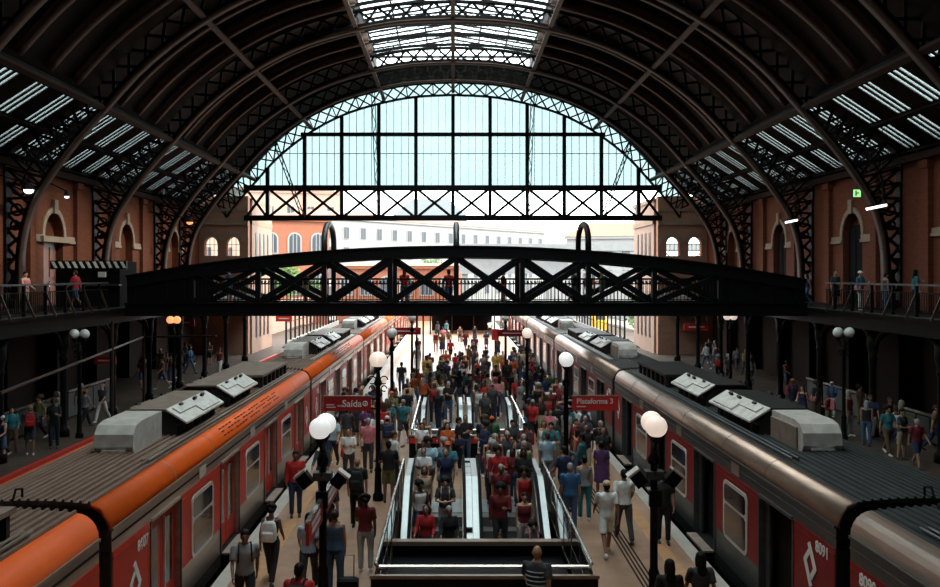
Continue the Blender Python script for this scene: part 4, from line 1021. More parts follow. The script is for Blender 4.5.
# fences beyond the platforms
def fence(x, y0, y1, label, m_=None):
    t = thing('boundary_fence', (x, (y0+y1)/2, -.3), label, 'fence'); n = int((y1-y0)/2.2)
    m = MB(); m.box(x-.08, x+.08, y0, y1, -.3, .5); m.build('plinth', M_bwhite, t)
    for k in range(n+1): m = MB(); yy = y0+k*2.2; m.box(x-.07, x+.07, yy-.07, yy+.07, -.3, 2.9); m.build('post', M_iron, t)
    for z in (1.3, 2.1, 2.8): m = MB(); m.box(x-.03, x+.03, y0, y1, z, z+.06); m.build('rail', M_iron, t)
    m = MB(); m.box(x-.5*(1 if x > 0 else -1)-.06, x-.5*(1 if x > 0 else -1)+.06, y0+1, y1, -.3, 2.6); 
    return t
fence(-14.6, 77, 112, 'white plinth fence with dark posts outside beside the orange-edged train')
fence(15.6, 80, 112, 'white plinth fence with dark posts outside beside the grey-roofed train')
t = MB(); t.box(-19.5, -19.2, 77, 125, -.3, 3.4); tag(t.build('yard_wall', M_bpink), 'long pale pink yard wall behind the fence beyond the shed', 'wall')
# dark shelter at the platform end
t = thing('platform_shelter', (1, 96, 0), 'dark flat-roofed shelter at the far end of the island platform', 'shelter')
m = MB(); m.box(-2.6, 4.6, 93, 100, 2.1, 2.35); m.build('roof', M_conc, t); m = MB(); m.box(-2.4, 4.4, 99.7, 99.9, 0, 2.1); m.build('back_wall', M_dark, t)
for x in (-2.4, -.1, 2.2, 4.4): m = MB(); m.tube([(x, 93.3, 0), (x, 93.3, 2.1)], .07, 6); m.build('post', M_iron, t)
# trees and shrubs: trunk, branches and a crown of leaf cards
def tree(x, y, z0, h, r, n, label, group, sq=1.0):
    t = thing('tree', (x, y, z0), label, 'tree', group); rnd = random.Random(int(x*31+y))
    m = MB(); m.tube([(x, y, z0), (x+.1, y, z0+h*.4), (x, y+.1, z0+h*.7)], [.06*r+.08, .05*r+.05, .03], 7)
    for k in range(5): a = k*1.3; m.tube([(x, y, z0+h*(.3+.06*k)), (x+r*.6*math.cos(a), y+r*.6*math.sin(a), z0+h*(.55+.06*k))], [.05, .02], 5)
    m.build('trunk', M_wood, t)
    f = MB()
    for k in range(n):
        while True:
            p = Vector((rnd.uniform(-1,1), rnd.uniform(-1,1), rnd.uniform(-1,1)))
            if .35 < p.length < 1: break
        p *= .75+.35*math.sin(p.x*7)*math.cos(p.y*6+p.z*5)*.6+.12
        c = Vector((x+p.x*r, y+p.y*r, z0+h*.62+p.z*r*sq)); u = Vector((rnd.uniform(-1,1), rnd.uniform(-1,1), rnd.uniform(-1,1))).normalized(); w = u.orthogonal().normalized(); sz = r*rnd.uniform(.07, .13)
        f.add([c-u*sz, c+w*sz*.6, c+u*sz, c-w*sz*.6], [(0,1,2,3)])
    stuff(f.build('foliage', M_leaf, t))
tree(-21.2, 112, -.3, 9.5, 2.4, 700, 'leafy green tree between corner tower and red brick hall', 'trees beyond the shed')
tree(-17.5, 108, -.3, 8.6, 1.5, 500, 'small yellow-green tree before the red brick hall', 'trees beyond the shed')
tree(-3.5, 139, -.3, 12.0, 2.3, 500, 'round green treetop before the white building', 'trees beyond the shed')
tree(21.5, 99, -.3, 4.2, 2.6, 800, 'dense green tree behind the fence past the grey-roofed train', 'trees beyond the shed')
tree(28.0, 106, -.3, 4.6, 2.8, 800, 'broad green tree farther from the fence near the tower', 'trees beyond the shed')
# yellow truck cab parked behind the fence
t = thing('yellow_van', (16.9, 100, -.3), 'small yellow van parked among the trees beyond the shed', 'van')
M_yel = mat('yellow_paint', (.75, .42, .03), .4, 0, .05)
m = MB(); m.prism([(98.5, .1), (101.5, .1), (101.5, 1.9), (99.4, 1.9), (98.9, 1.2), (98.5, 1.05)], 'x', 15.9, 17.3); m.build('body', M_yel, t)
m = MB(); m.box(16.05, 17.15, 98.9, 99.1, 1.25, 1.75); m.build('windscreen', M_bglass, t)
for yy in (99.0, 101.0):
    for x in (15.95, 17.1): m = MB(); m.prism([(yy+.32*math.cos(2*math.pi*k/12), .04+.32*math.sin(2*math.pi*k/12)) for k in range(12)], 'x', x, x+.15); m.build('wheel', M_rubber, t)

# ------------------------------------------------------------------ people
PAL = {'black': (.010,.010,.012), 'charcoal': (.045,.045,.05), 'grey': (.26,.26,.27), 'pale grey': (.5,.5,.48), 'white': (.78,.78,.76), 'red': (.44,.018,.016), 'maroon': (.16,.012,.015),
       'orange': (.60,.11,.02), 'pink': (.62,.19,.22), 'navy': (.018,.03,.085), 'blue': (.035,.12,.27), 'teal': (.03,.17,.20), 'green': (.04,.14,.05),
       'olive': (.15,.14,.05), 'yellow': (.52,.33,.06), 'beige': (.55,.42,.29), 'purple': (.10,.035,.13), 'denim': (.07,.12,.22), 'khaki': (.34,.26,.16), 'brown': (.13,.07,.04), 'pale blue': (.38,.52,.62)}
def cloth(n): return mat('cloth_'+n.replace(' ', '_'), PAL[n], .85, 0, .18, 12)
SKIN = [mat('skin_tone_%s' % w, c, .55, 0, .06, 8) for w, c in (('light', (.62,.36,.25)), ('tan', (.46,.24,.15)), ('brown', (.26,.125,.075)), ('dark', (.11,.055,.035)))]
HAIR = {'black': mat('hair_black', (.010,.008,.007), .6, 0, .3, 20, spec=.15), 'brown': mat('hair_brown', (.06,.03,.015), .6, 0, .3, 20, spec=.2), 'grey': mat('hair_grey', (.30,.29,.28), .6, 0, .2, 20)}
M_eye = mat('dark_eye', (.01,.008,.007), .3, 0, 0); M_lip = mat('lip', (.25,.07,.06), .5, 0, 0)
def solidify(mb, name, voxel, ratio):
    # joins overlapping forms into one continuous skin
    me = bpy.data.meshes.new(name); me.from_pydata(mb.v, [], mb.f)
    bm = bmesh.new(); bm.from_mesh(me); bmesh.ops.recalc_face_normals(bm, faces=bm.faces); bm.to_mesh(me); bm.free()
    o = bpy.data.objects.new(name, me); COL.objects.link(o)
    r = o.modifiers.new('r', 'REMESH'); r.mode = 'VOXEL'; r.voxel_size = voxel; r.use_smooth_shade = True
    s = o.modifiers.new('s', 'SMOOTH'); s.factor = .5; s.iterations = 2
    d = o.modifiers.new('d', 'DECIMATE'); d.ratio = ratio
    dg = bpy.context.evaluated_depsgraph_get(); out = bpy.data.meshes.new_from_object(o.evaluated_get(dg))
    bpy.data.objects.remove(o); bpy.data.meshes.remove(me)
    out.name = name; out.polygons.foreach_set('use_smooth', [True]*len(out.polygons)); return out
def ell(c, a, b, z, n=16, dy=0): return [(c+a*math.cos(2*math.pi*k/n), dy+b*math.sin(2*math.pi*k/n), z) for k in range(n)]
def proto(fem, legs, arms, top, bottom, heavy=0.0):
    """legs: (hip, knee) per side, arms: (swing, abduct, elbow, inward) per side; degrees; front is +y"""
    sw = .165 if fem else .19; hw = .10 if fem else .09
    J = {}
    low = 9
    for i, sd in enumerate((-1, 1)):
        h, k = legs[i]; hip = Vector((sd*hw, 0, .93)); a = R(h)
        kn = hip+.43*Vector((sd*.02, math.sin(a), -math.cos(a))); b = R(h-k); an = kn+.42*Vector((0, math.sin(b), -math.cos(b)))
        J[sd, 'hip'], J[sd, 'knee'], J[sd, 'ank'], J[sd, 'fa'] = hip, kn, an, b; low = min(low, an.z-.075-.05*max(0, -math.sin(b)))
    dz = -low
    for k in list(J):
        if k[1] != 'fa': J[k] = J[k]+Vector((0, 0, dz))
    U = lambda z: z+dz
    for i, sd in enumerate((-1, 1)):
        s_, ab, el, inn = [R(v) for v in arms[i]]; sh = Vector((sd*sw, 0, U(1.395)))
        d1 = Vector((sd*math.sin(ab), math.sin(s_)*math.cos(ab), -math.cos(s_)*math.cos(ab))); e = sh+d1*.285
        a2 = s_+el; d2 = Vector((-sd*math.sin(inn)+sd*math.sin(ab)*.5, math.sin(a2)*math.cos(inn), -math.cos(a2)*math.cos(inn))).normalized(); w = e+d2*.245
        J[sd, 'sh'], J[sd, 'el'], J[sd, 'wr'], J[sd, 'd2'] = sh, e, w, d2
    hv = 1+heavy
    def torso(mb, g, z0, z1):
        sec = [(.86,.125,.09,0), (.93,.165,.118,-.01), (1.02,.148 if fem else .152,.108,0), (1.10,.128 if fem else .145,.10,0), (1.22,.150 if fem else .165,.122 if fem else .115,.012 if fem else .004), (1.32,.158 if fem else .182,.115,.004), (1.385,.165 if fem else .19,.092,-.004), (1.43,.12,.075,-.008), (1.465,.07,.062,-.006), (1.50,.055,.056,0)]
        rings = []
        for z, a, b, dy in sec:
            if z0 <= z <= z1: rings.append(ell(0, a*hv+g, b*hv+g, U(z), 18, dy))
        mb.loft(rings, True)
    def limb(mb, pts, rs): mb.tube(pts, rs, 10); [mb.ball(p, r*1.0, 10, 6) for p, r in zip(pts[:-1], rs[:-1])]
    # body
    b = MB(); torso(b, 0, .8, 1.52); b.tube([(0, -.005, U(1.44)), (0, .012, U(1.56))], .053, 10)
    b.ball((0, .015, U(1.607)), (.075, .094, .112), 18, 12); b.ball((0, .040, U(1.553)), (.056, .062, .062), 14, 8); b.ball((0, .112, U(1.588)), (.013, .020, .024), 8, 6)
    b.ball((0, .098, U(1.548)), (.024, .012, .012), 8, 6)
    for sd in (-1, 1):
        b.ball((sd*.077, .005, U(1.60)), (.012, .022, .032), 8, 6)
        hp, kn, an = J[sd, 'hip'], J[sd, 'knee'], J[sd, 'ank']
        limb(b, [hp, hp.lerp(kn, .35), kn, kn.lerp(an, .3), an], [.085*hv, .082*hv, .055, .054, .036])
        sh, e, w, d2 = J[sd, 'sh'], J[sd, 'el'], J[sd, 'wr'], J[sd, 'd2']
        limb(b, [sh, sh.lerp(e, .4), e, e.lerp(w, .3), w], [.056 if not fem else .047, .047*hv if not fem else .041*hv, .037, .037, .024])
        n = Vector((-sd, 0, 0)); n = (n-d2*n.dot(d2)).normalized(); f = d2.cross(n)*(-sd); 
        if f.y < 0 and abs(d2.y) < .9: f = -f
        for o in (-.026, 0, .026): b.tube([w-d2*.01, w+d2*.045+f*o, w+d2*.09+f*o], [.018, .019, .014], 6)
        for o, L in ((-.036, .05), (-.012, .066), (.012, .07), (.036, .062)):
            p0 = w+d2*.085+f*o*.9; p1 = p0+(d2*.85+n*.35+f*o*.8).normalized()*L*.55; p2 = p1+(d2*.6+n*.8+f*o*.5).normalized()*L*.5; b.tube([p0, p1, p2], [.0095, .009, .0075], 6)
        p0 = w+d2*.025+f*.03; p1 = p0+(d2*.6+f*.75+n*.3).normalized()*.04; p2 = p1+(d2*.85+f*.25+n*.4).normalized()*.035; b.tube([p0, p1, p2], [.013, .011, .009], 6)
    body = solidify(b, 'body', .0105, .22)
    x = MB(); x.v = [tuple(v.co) for v in body.vertices]; x.f = [tuple(p.vertices) for p in body.polygons]; x.mi = [0]*len(x.f)
    x.cur = 1
    for sd in (-1, 1): x.ball((sd*.030, .097, U(1.612)), (.014, .012, .008), 8, 5); x.bar((sd*.014, .104, U(1.634)), (sd*.048, .094, U(1.634)), .008, .006)
    x.cur = 2; x.bar((-.022, .106, U(1.548)), (.022, .106, U(1.548)), .01, .009)
    me = bpy.data.meshes.new('body'); me.from_pydata(x.v, [], x.f); me.polygons.foreach_set('material_index', x.mi); me.polygons.foreach_set('use_smooth', [True]*len(x.f))
    for m in (SKIN[0], M_eye, M_lip): me.materials.append(m)
    P = {'body': me}
    # top
    t = MB(); torso(t, .016, .86 if bottom != 'skirt' else .95, 1.47 if top != 'tank' else 1.39)
    if top == 'tank':
        for sd in (-1, 1): t.tube([(sd*.085, -.06, U(1.34)), (sd*.09, -.01, U(1.455)), (sd*.085, .07, U(1.34))], .03, 8)
    for sd in (-1, 1):
        sh, e, w = J[sd, 'sh'], J[sd, 'el'], J[sd, 'wr']
        if top == 'tee': t.ball(sh, .068, 10, 6); t.tube([sh, sh.lerp(e, .5), sh.lerp(e, .72)], [.068, .066*hv, .068*hv], 10)
        if top == 'long': t.ball(sh, .068, 10, 6); t.tube([sh, e, e.lerp(w, .4), e.lerp(w, .95)], [.068, .054*hv, .05, .038], 10); t.ball(e, .054*hv, 10, 6)
    P['shirt'] = solidify(t, 'shirt', .016, .4)
    q = MB()
    if bottom == 'skirt':
        q.loft([ell(0, .15, .115, U(1.07), 18), ell(0, .185*hv, .14*hv, U(.93), 18), ell(0, .21, .17, U(.75), 18, .01), ell(0, .235, .20, U(.52), 18, .02)], True)
        P['skirt'] = solidify(q, 'skirt', .016, .4)
    else:
        q.loft([ell(0, .150*hv, .115*hv, U(1.03), 16), ell(0, .182*hv, .134*hv, U(.93), 16, -.01), ell(0, .15*hv, .11*hv, U(.84), 16)], True)
        for sd in (-1, 1):
            hp, kn, an = J[sd, 'hip'], J[sd, 'knee'], J[sd, 'ank']
            if bottom == 'shorts': q.ball(hp, .098*hv, 10, 6); q.tube([hp, hp.lerp(kn, .5), hp.lerp(kn, .92)], [.100*hv, .098*hv, .092*hv], 12)
            else: q.ball(hp, .096*hv, 10, 6); q.tube([hp, hp.lerp(kn, .4), kn, kn.lerp(an, .4), kn.lerp(an, .97)], [.097*hv, .094*hv, .070, .066, .060], 12); q.ball(kn, .070, 10, 6)
        P['trousers' if bottom == 'trousers' else 'shorts'] = solidify(q, 'trousers' if bottom == 'trousers' else 'shorts', .016, .4)
    P['shoes'] = []
    for sd in (-1, 1):
        an, fa = J[sd, 'ank'], J[sd, 'fa']; pitch = min(0, fa)*.8; m = MB()
        m.ball((0, .0, -.035), (.040, .055, .045), 10, 6); m.ball((0, .085, -.045), (.045, .095, .034), 12, 7); m.tube([(0, -.05, -.068), (0, .165, -.068)], .028, 8)
        mt = Matrix.Translation(an) @ Matrix.Rotation(pitch, 4, 'X'); m.v = [tuple(mt @ Vector(p)) for p in m.v]
        P['shoes'].append(solidify(m, 'shoe', .012, .35))
    P['dz'] = dz; P['top'] = top; P['bottom'] = bottom; P['fem'] = fem; P['wr'] = J[1, 'wr']; P['d2'] = J[1, 'd2']
    return P
def mesh_of(mb, name, voxel=.014, ratio=.4): return solidify(mb, name, voxel, ratio)
HM = {}
m = MB(); m.ball((0, .002, 1.642), (.083, .100, .090), 16, 10); m.ball((0, -.045, 1.60), (.074, .062, .085), 14, 8); HM['short'] = mesh_of(m, 'hair')
m = MB(); m.ball((0, -.006, 1.645), (.086, .100, .086), 16, 10); m.ball((0, -.055, 1.56), (.088, .062, .13), 14, 8); m.ball((0, -.085, 1.42), (.085, .045, .15), 14, 8)
for sd in (-1, 1): m.ball((sd*.072, .0, 1.56), (.022, .055, .11), 10, 6)
HM['long'] = mesh_of(m, 'hair')
m = MB(); m.ball((0, -.008, 1.640), (.084, .098, .088), 16, 10); m.ball((0, -.05, 1.60), (.076, .06, .085), 14, 8); m.ball((0, -.12, 1.66), (.045, .042, .045), 12, 7); HM['bun'] = mesh_of(m, 'hair')
m = MB(); rr = random.Random(4)
m.ball((0, -.02, 1.66), (.12, .12, .11), 16, 10)
for k in range(26):
    a = rr.uniform(0, 6.28); e = rr.uniform(-.4, 1.3); m.ball((.115*math.cos(a)*math.cos(e), -.03+.11*math.sin(a)*math.cos(e)-.02, 1.65+.11*math.sin(e)), .034, 8, 5)
HM['curly'] = mesh_of(m, 'hair')
m = MB(); m.ball((0, 0, 1.655), (.086, .104, .080), 16, 10); m.loft([ell(0, .07, .07, 1.662, 14, .10), ell(0, .072, .075, 1.672, 14, .10)], True); HM['cap'] = mesh_of(m, 'cap')
m = MB(); m.loft([[(x*w, y*d-.19, z) for x, y in ((-1,-1),(1,-1),(1,1),(-1,1))] for z, w, d in ((.98,.12,.05),(1.02,.155,.08),(1.25,.155,.085),(1.38,.13,.07),(1.42,.09,.045))], True)
m.loft([[(x*w, y*d-.28, z) for x, y in ((-1,-1),(1,-1),(1,1),(-1,1))] for z, w, d in ((1.02,.10,.025),(1.05,.12,.03),(1.17,.12,.03),(1.2,.1,.025))], True)
for sd in (-1, 1): m.tube([(sd*.09, -.13, 1.42), (sd*.105, -.06, 1.475), (sd*.11, .04, 1.46), (sd*.115, .125, 1.34), (sd*.12, .10, 1.18), (sd*.14, -.05, 1.08), (sd*.12, -.14, 1.05)], .02, 6)
BACKPACK = mesh_of(m, 'backpack', .014, .35)
m = MB(); m.loft([[(x*w+.20, y*d, z) for x, y in ((-1,-1),(1,-1),(1,1),(-1,1))] for z, w, d in ((.84,.03,.12),(.87,.05,.15),(1.0,.05,.15),(1.06,.035,.13))], True)
m.tube([(.20, .10, 1.04), (.14, .10, 1.22), (-.06, .06, 1.46), (-.10, -.02, 1.47), (-.02, -.10, 1.36), (.16, -.10, 1.15), (.20, -.10, 1.04)], .014, 6); SLING = mesh_of(m, 'shoulder_bag', .013, .35)
W_ = ((24, 6), (-18, 14)); W2 = ((-20, 18), (22, 4)); ST = ((3, 2), (-4, 3)); ST2 = ((0, 0), (8, 12))
AW = ((-22, 7, 14, 5), (20, 7, 26, 5)); AW2 = ((22, 8, 28, 4), (-20, 8, 12, 4)); AS = ((2, 7, 8, 3), (-2, 7, 10, 3)); APH = ((18, 8, 95, 25), (2, 8, 12, 4)); AFO = ((14, 12, 78, 55), (14, 12, 74, 55)); AB = ((10, 10, 50, 10), (26, 14, 40, 0))
PR = [proto(False, W_, AW, 'tee', 'trousers'), proto(False, W2, AW2, 'tee', 'trousers', .12), proto(False, ST, AS, 'tee', 'trousers'), proto(False, ST2, APH, 'long', 'trousers'),
      proto(True, W_, AW, 'tank', 'trousers'), proto(True, W2, AW2, 'tee', 'trousers'), proto(True, ST, AS, 'tank', 'trousers', .08), proto(True, ST2, APH, 'tee', 'trousers'),
      proto(False, W2, AW2, 'tee', 'shorts'), proto(False, ST, AFO, 'tee', 'shorts'), proto(True, ST2, AS, 'tee', 'skirt'), proto(True, W_, AB, 'long', 'trousers'), proto(False, ST2, AB, 'tank', 'shorts')]
TOPW = {'tee': 'tee', 'long': 'long-sleeve', 'tank': 'vest'}
def linkmat(o, m):
    if not o.data.materials: o.data.materials.append(m)
    o.material_slots[0].link = 'OBJECT'; o.material_slots[0].material = m
NPEOPLE = 0
def person(x, y, z, face, pi, top, bot, skin, hair, hcol, bag=None, bcol='black', h=1.72, where='', group=None, label=None, shoe=None):
    """face: heading in degrees, 0 = away from the camera, 180 = towards it"""
    global NPEOPLE
    P = PR[pi]; bw = {'denim': 'blue jeans'}.get(bot, bot+' '+P['bottom'])
    if not label:
        ex = {'long': 'long-haired', 'bun': 'bun-haired', 'curly': 'curly-haired', 'cap': 'capped', 'short': 'short-haired', 'bald': 'bald'}[hair]
        if hair == 'cap': ex = hcol+'-capped'
        label = '%s person, %s %s, %s%s,%s' % (ex, top, TOPW[P['top']], bw, {'pack': ', '+bcol+' backpack', 'sling': ', '+bcol+' satchel'}.get(bag, ''), ' '+where)
    t = thing('person', (x, y, z), label, 'person', group); t.rotation_euler = (0, 0, R(-face)); s = h/1.72; t.scale = (s, s, s); dz = P['dz']
    o = share('body', P['body'], t); linkmat(o, SKIN[skin])
    o = share('shirt', P['shirt'], t); linkmat(o, cloth(top))
    nm = [k for k in ('trousers', 'shorts', 'skirt') if k in P][0]; o = share(nm, P[nm], t); linkmat(o, cloth(bot))
    for q in P['shoes']: o = share('shoe', q, t); linkmat(o, cloth(shoe or ('white' if NPEOPLE % 3 == 0 else 'charcoal')))
    if hair == 'cap': o = share('cap', HM['cap'], t, (0, 0, dz)); linkmat(o, cloth(hcol))
    if hair != 'bald': o = share('hair', HM['short' if hair == 'cap' else hair], t, (0, 0, dz)); linkmat(o, HAIR.get(hcol, HAIR['black']))
    if hair == 'cap': o.scale = (.96, .96, .94); o.location.z += .085
    if bag == 'pack': o = share('backpack', BACKPACK, t, (0, 0, dz)); linkmat(o, cloth(bcol))
    if bag == 'sling': o = share('shoulder_bag', SLING, t, (0, 0, dz)); linkmat(o, cloth(bcol))
    NPEOPLE += 1; return t
G1 = 'people walking on the island platform'
# near people, island platform, orange-edged train side
person(-3.83, 16.2, 0, 165, 0, 'grey', 'black', 2, 'short', 'black', 'pack', 'black', 1.76, group=G1, label='short-haired person in grey tee and black trousers with black backpack straps near car 8607')
person(-3.78, 18.3, 0, 5, 4, 'black', 'black', 2, 'curly', 'black', 'pack', 'white', 1.66, group=G1, label='curly-haired person in black with small white backpack walking beside car 8607')
person(-4.15, 23.2, 0, 170, 3, 'red', 'navy', 2, 'short', 'black', None, 'black', 1.75, group=G1, label='person in bright red long-sleeved top and navy trousers stepping from car 8607')
person(-2.88, 17.6, 0, -5, 5, 'pale blue', 'charcoal', 1, 'long', 'black', 'sling', 'black', 1.68, group=G1, label='long-haired person in pale blue tee with black shoulder bag behind the red board')
person(-2.5, 14.3, 0, 8, 1, 'red', 'black', 2, 'short', 'black', 'pack', 'black', 1.76, group=G1, label='person in red tee with black backpack at the bottom of the platform near 8607')
person(-2.36, 17.6, 0, 4, 6, 'denim', 'denim', 1, 'bun', 'brown', None, 'black', 1.70, group=G1, label='bare-armed person in denim sleeveless top and jeans pulling the black suitcase')
person(-1.88, 18.9, 0, 6, 7, 'maroon', 'pale grey', 2, 'curly', 'black', None, 'black', 1.66, group=G1, label='curly-haired person in maroon tee and pale grey trousers by the pit rail')
person(-2.42, 22.2, 0, 2, 2, 'black', 'black', 1, 'bald', 'black', 'pack', 'black', 1.78, group=G1, label='bald person in black tee and trousers with black backpack by the near pit')
person(-1.80, 24.6, 0, -8, 9, 'black', 'olive', 2, 'short', 'black', None, 'black', 1.74, group=G1, label='person in black tee and olive shorts beside the pit rail')
person(-1.75, 26.0, 0, 60, 3, 'white', 'black', 1, 'short', 'brown', None, 'black', 1.76, group=G1, label='person in white long-sleeved top leaning beside the end of the pit rail')
person(-3.20, 27.0, 0, 176, 7, 'white', 'charcoal', 1, 'bun', 'black', 'sling', 'red', 1.66, group=G1, label='bun-haired person in white tee carrying a bright red shoulder bag')
person(-2.75, 28.5, 0, 172, 2, 'pink', 'charcoal', 1, 'short', 'grey', 'sling', 'beige', 1.74, group=G1, label='grey-haired person in pink tee with beige shoulder bag near the Saída sign')
person(-3.75, 25.3, 0, 178, 11, 'charcoal', 'denim', 1, 'long', 'black', None, 'black', 1.64, group=G1, label='long-haired person in charcoal long-sleeved top and jeans beside the orange-edged train')
person(-4.0, 29.2, 0, 184, 1, 'pale blue', 'navy', 1, 'cap', 'navy', None, 'black', 1.75, group=G1, label='navy-capped person in pale blue tee under the Saída sign')
person(-2.9, 20.4, 0, 0, 8, 'black', 'charcoal', 2, 'short', 'black', 'sling', 'white', 1.72, group=G1, label='person in black tee and charcoal shorts with white bag beyond the red boards')
# near people, island platform, grey-roofed train side
person(3.51, 20.1, 0, -2, 8, 'white', 'white', 2, 'cap', 'beige', None, 'black', 1.74, group=G1, label='beige-capped person in white tee and white shorts walking beside the near pit')
person(4.10, 21.1, 0, -3, 0, 'white', 'charcoal', 2, 'short', 'black', None, 'black', 1.78, group=G1, label='short-haired person in white tee and charcoal trousers by car 8091')
person(2.92, 21.9, 0, 3, 2, 'blue', 'denim', 1, 'short', 'grey', None, 'black', 1.70, group=G1, label='grey-haired person in blue tee and jeans beside the near pit rail')
person(3.42, 22.9, 0, 0, 6, 'grey', 'teal', 1, 'bun', 'black', None, 'black', 1.68, group=G1, label='bun-haired person in grey sleeveless top and teal trousers by the near pit')
person(3.75, 25.6, 0, -70, 3, 'teal', 'black', 2, 'short', 'black', None, 'black', 1.76, group=G1, label='person in teal long-sleeved top reaching sideways near the Plataforma 3 sign')
person(3.02, 24.0, 0, -40, 1, 'navy', 'black', 1, 'short', 'black', None, 'black', 1.76, group=G1, label='person in navy tee resting by the corner of the near pit rail')
person(2.78, 25.9, 0, -10, 2, 'pale blue', 'grey', 1, 'short', 'brown', None, 'black', 1.74, group=G1, label='brown-haired person in pale blue tee and grey trousers past the near pit')
person(4.22, 25.0, 0, 10, 10, 'purple', 'purple', 2, 'bun', 'black', None, 'black', 1.66, group=G1, label='bun-haired person in purple tee and purple skirt by the grey-roofed train')
person(3.42, 31.0, 0, 178, 7, 'pink', 'black', 1, 'long', 'black', None, 'black', 1.64, group=G1, label='long-haired person in pink tee walking from the crowd, grey-roofed train side')
person(2.95, 28.6, 0, 182, 6, 'white', 'denim', 1, 'long', 'brown', None, 'black', 1.64, group=G1, label='long-haired person in white sleeveless top and jeans between the two pits')
person(5.0, 20.9, 0, 185, 2, 'black', 'black', 1, 'short', 'black', None, 'black', 1.74, group=G1, label='person all in black at the platform edge beside car 8091')
person(3.62, 14.7, 0, 0, 11, 'black', 'black', 2, 'long', 'black', None, 'black', 1.70, group=G1, label='long-haired person in black in the shade under the lit lamp post, hair to shoulders')
person(4.22, 15.0, 0, -4, 5, 'charcoal', 'black', 2, 'long', 'black', None, 'black', 1.72, group=G1, label='long-haired person in charcoal tee beside car 8091 in the shade')
person(1.45, 15.2, 0, 20, 1, 'charcoal', 'black', 1, 'bald', 'black', None, 'black', 1.76, group=G1, label='bald person in dark striped tee before the near pit panel')
# stripes on the dark tee
def stripes():
    p = [o for o in COL.objects if o.name.startswith('person') and o.get('label', '').startswith('bald person in dark striped')][0]
    for k in range(4):
        z = 1.08+.075*k+PR[1]['dz']; m = MB(); a, b = (.20, .145) if k else (.19, .14)
        m.loft([ell(0, a, b, z, 20), ell(0, a+.006, b+.006, z+.012, 20), ell(0, a, b, z+.024, 20)], False); o = m.build('shirt_stripe', cloth('pale blue'), p, local=True)
stripes()
# luggage held or stood
su = thing('suitcase', (-2.0, 16.75, 0), 'black wheeled suitcase pulled along the platform', 'suitcase')
m = MB(); m.bevbox(-2.2, -1.8, 16.63, 16.87, .06, .62, .04); m.build('shell', M_black, su); m = MB(); m.tube([(-2.1, 16.85, .6), (-2.1, 16.9, 1.0), (-1.9, 16.9, 1.0), (-1.9, 16.85, .6)], .012, 6); m.build('handle', M_steeld, su)
for sx in (-2.15, -1.85):
    for yy in (16.66, 16.84): m = MB(); m.prism([(yy+.035*math.cos(2*math.pi*k/10), .035+.035*math.sin(2*math.pi*k/10)) for k in range(10)], 'x', sx-.012, sx+.012); m.build('wheel', M_rubber, su)
# ---- crowds: every combination of look is used once
rc = random.Random(77); USED = set()
TOPS = ['black']*11+['charcoal']*7+['white']*4+['red']*5+['maroon']*3+['grey']*2+['navy']*3+['teal']*2+['orange']*2+['pink']*2+['beige']*2+['green', 'olive', 'yellow', 'purple', 'blue', 'pale blue', 'brown']
BOTS = ['black']*5+['denim']*5+['charcoal']*3+['navy']*3+['khaki', 'grey', 'white', 'brown', 'olive']
def rand_person(x, y, z, face, where, group, pis=None):
    for _ in range(200):
        pi = rc.choice(pis or range(len(PR))); P = PR[pi]; top = rc.choice(TOPS if 'platform' not in where or rc.random() < .35 else ['black', 'charcoal', 'navy', 'maroon', 'grey', 'brown', 'black', 'olive']); bot = rc.choice(BOTS)
        if P['bottom'] == 'skirt' and bot == 'denim': bot = 'navy'
        hair = rc.choice(['long', 'bun', 'long', 'curly', 'short'] if P['fem'] else ['short', 'short', 'short', 'cap', 'bald', 'curly']); hcol = rc.choice(['black', 'black', 'brown', 'grey']) if hair != 'cap' else rc.choice(['red', 'white', 'black', 'navy', 'orange'])
        bag = rc.choice([None, None, 'pack', 'sling', None]); bcol = rc.choice(['black', 'red', 'navy', 'brown', 'beige', 'pink', 'grey'])
        key = (hair, hcol if hair == 'cap' else '', top, P['top'], bot, P['bottom'], bag, bcol if bag else '', where)
        if key not in USED: break
    USED.add(key)
    return person(x, y, z, face, pi, top, bot, rc.choice([0, 1, 1, 2, 2, 3]), hair, hcol, bag, bcol, rc.uniform(1.58, 1.84), where, group)
def scatter(n, x0, x1, y0, y1, dmin, where, group, ok=None, z=0, face=None, taken=None):
    pts = taken if taken is not None else []; made = 0; tries = 0
    while made < n and tries < 6000:
        tries += 1; x, y = rc.uniform(x0, x1), rc.uniform(y0, y1)
        if ok and not ok(x, y): continue
        if any((x-a)**2+((y-b)*.9)**2 < dmin*dmin for a, b in pts): continue
        pts.append((x, y)); made += 1
        rand_person(x, y, z, face(x, y) if face else (180+rc.gauss(0, 25) if rc.random() < .72 else rc.gauss(0, 30)), where, group)
    return pts
def clear(x, y):
    for (a, b, c, d) in PIT:
        if a-.4 < x < b+.4 and c-.5 < y < d+2.9: return False
    for lx, ly in ((-2.12, 24.9), (3.2, 24.9), (-2.5, 36), (3.03, 36), (-2.26, 48.5), (2.9, 48.5), (2.78, 58)):
        if abs(x-lx) < .45 and abs(y-ly) < .45: return False
    if -3.35 < x < -2.35 and 37 < y < 58: return False            # open lane along the lamp posts
    return True
TK = [(o.location.x, o.location.y) for o in COL.objects if o.name.startswith('person')]+[(-2.75, 47.0), (-2.7, 39.5), (2.6, 52.5)]
GC = 'crowd on the island platform'
scatter(24, -4.4, -1.85, 29.5, 39, .62, 'between far pit and orange-edged train', GC, clear, taken=TK)
scatter(26, 2.95, 4.9, 27.0, 39, .64, 'between far pit and grey-roofed train', GC, clear, taken=TK)
scatter(12, -1.3, 2.4, 27.6, 29.5, .62, 'between the two pits', GC, lambda x, y: True, taken=TK)
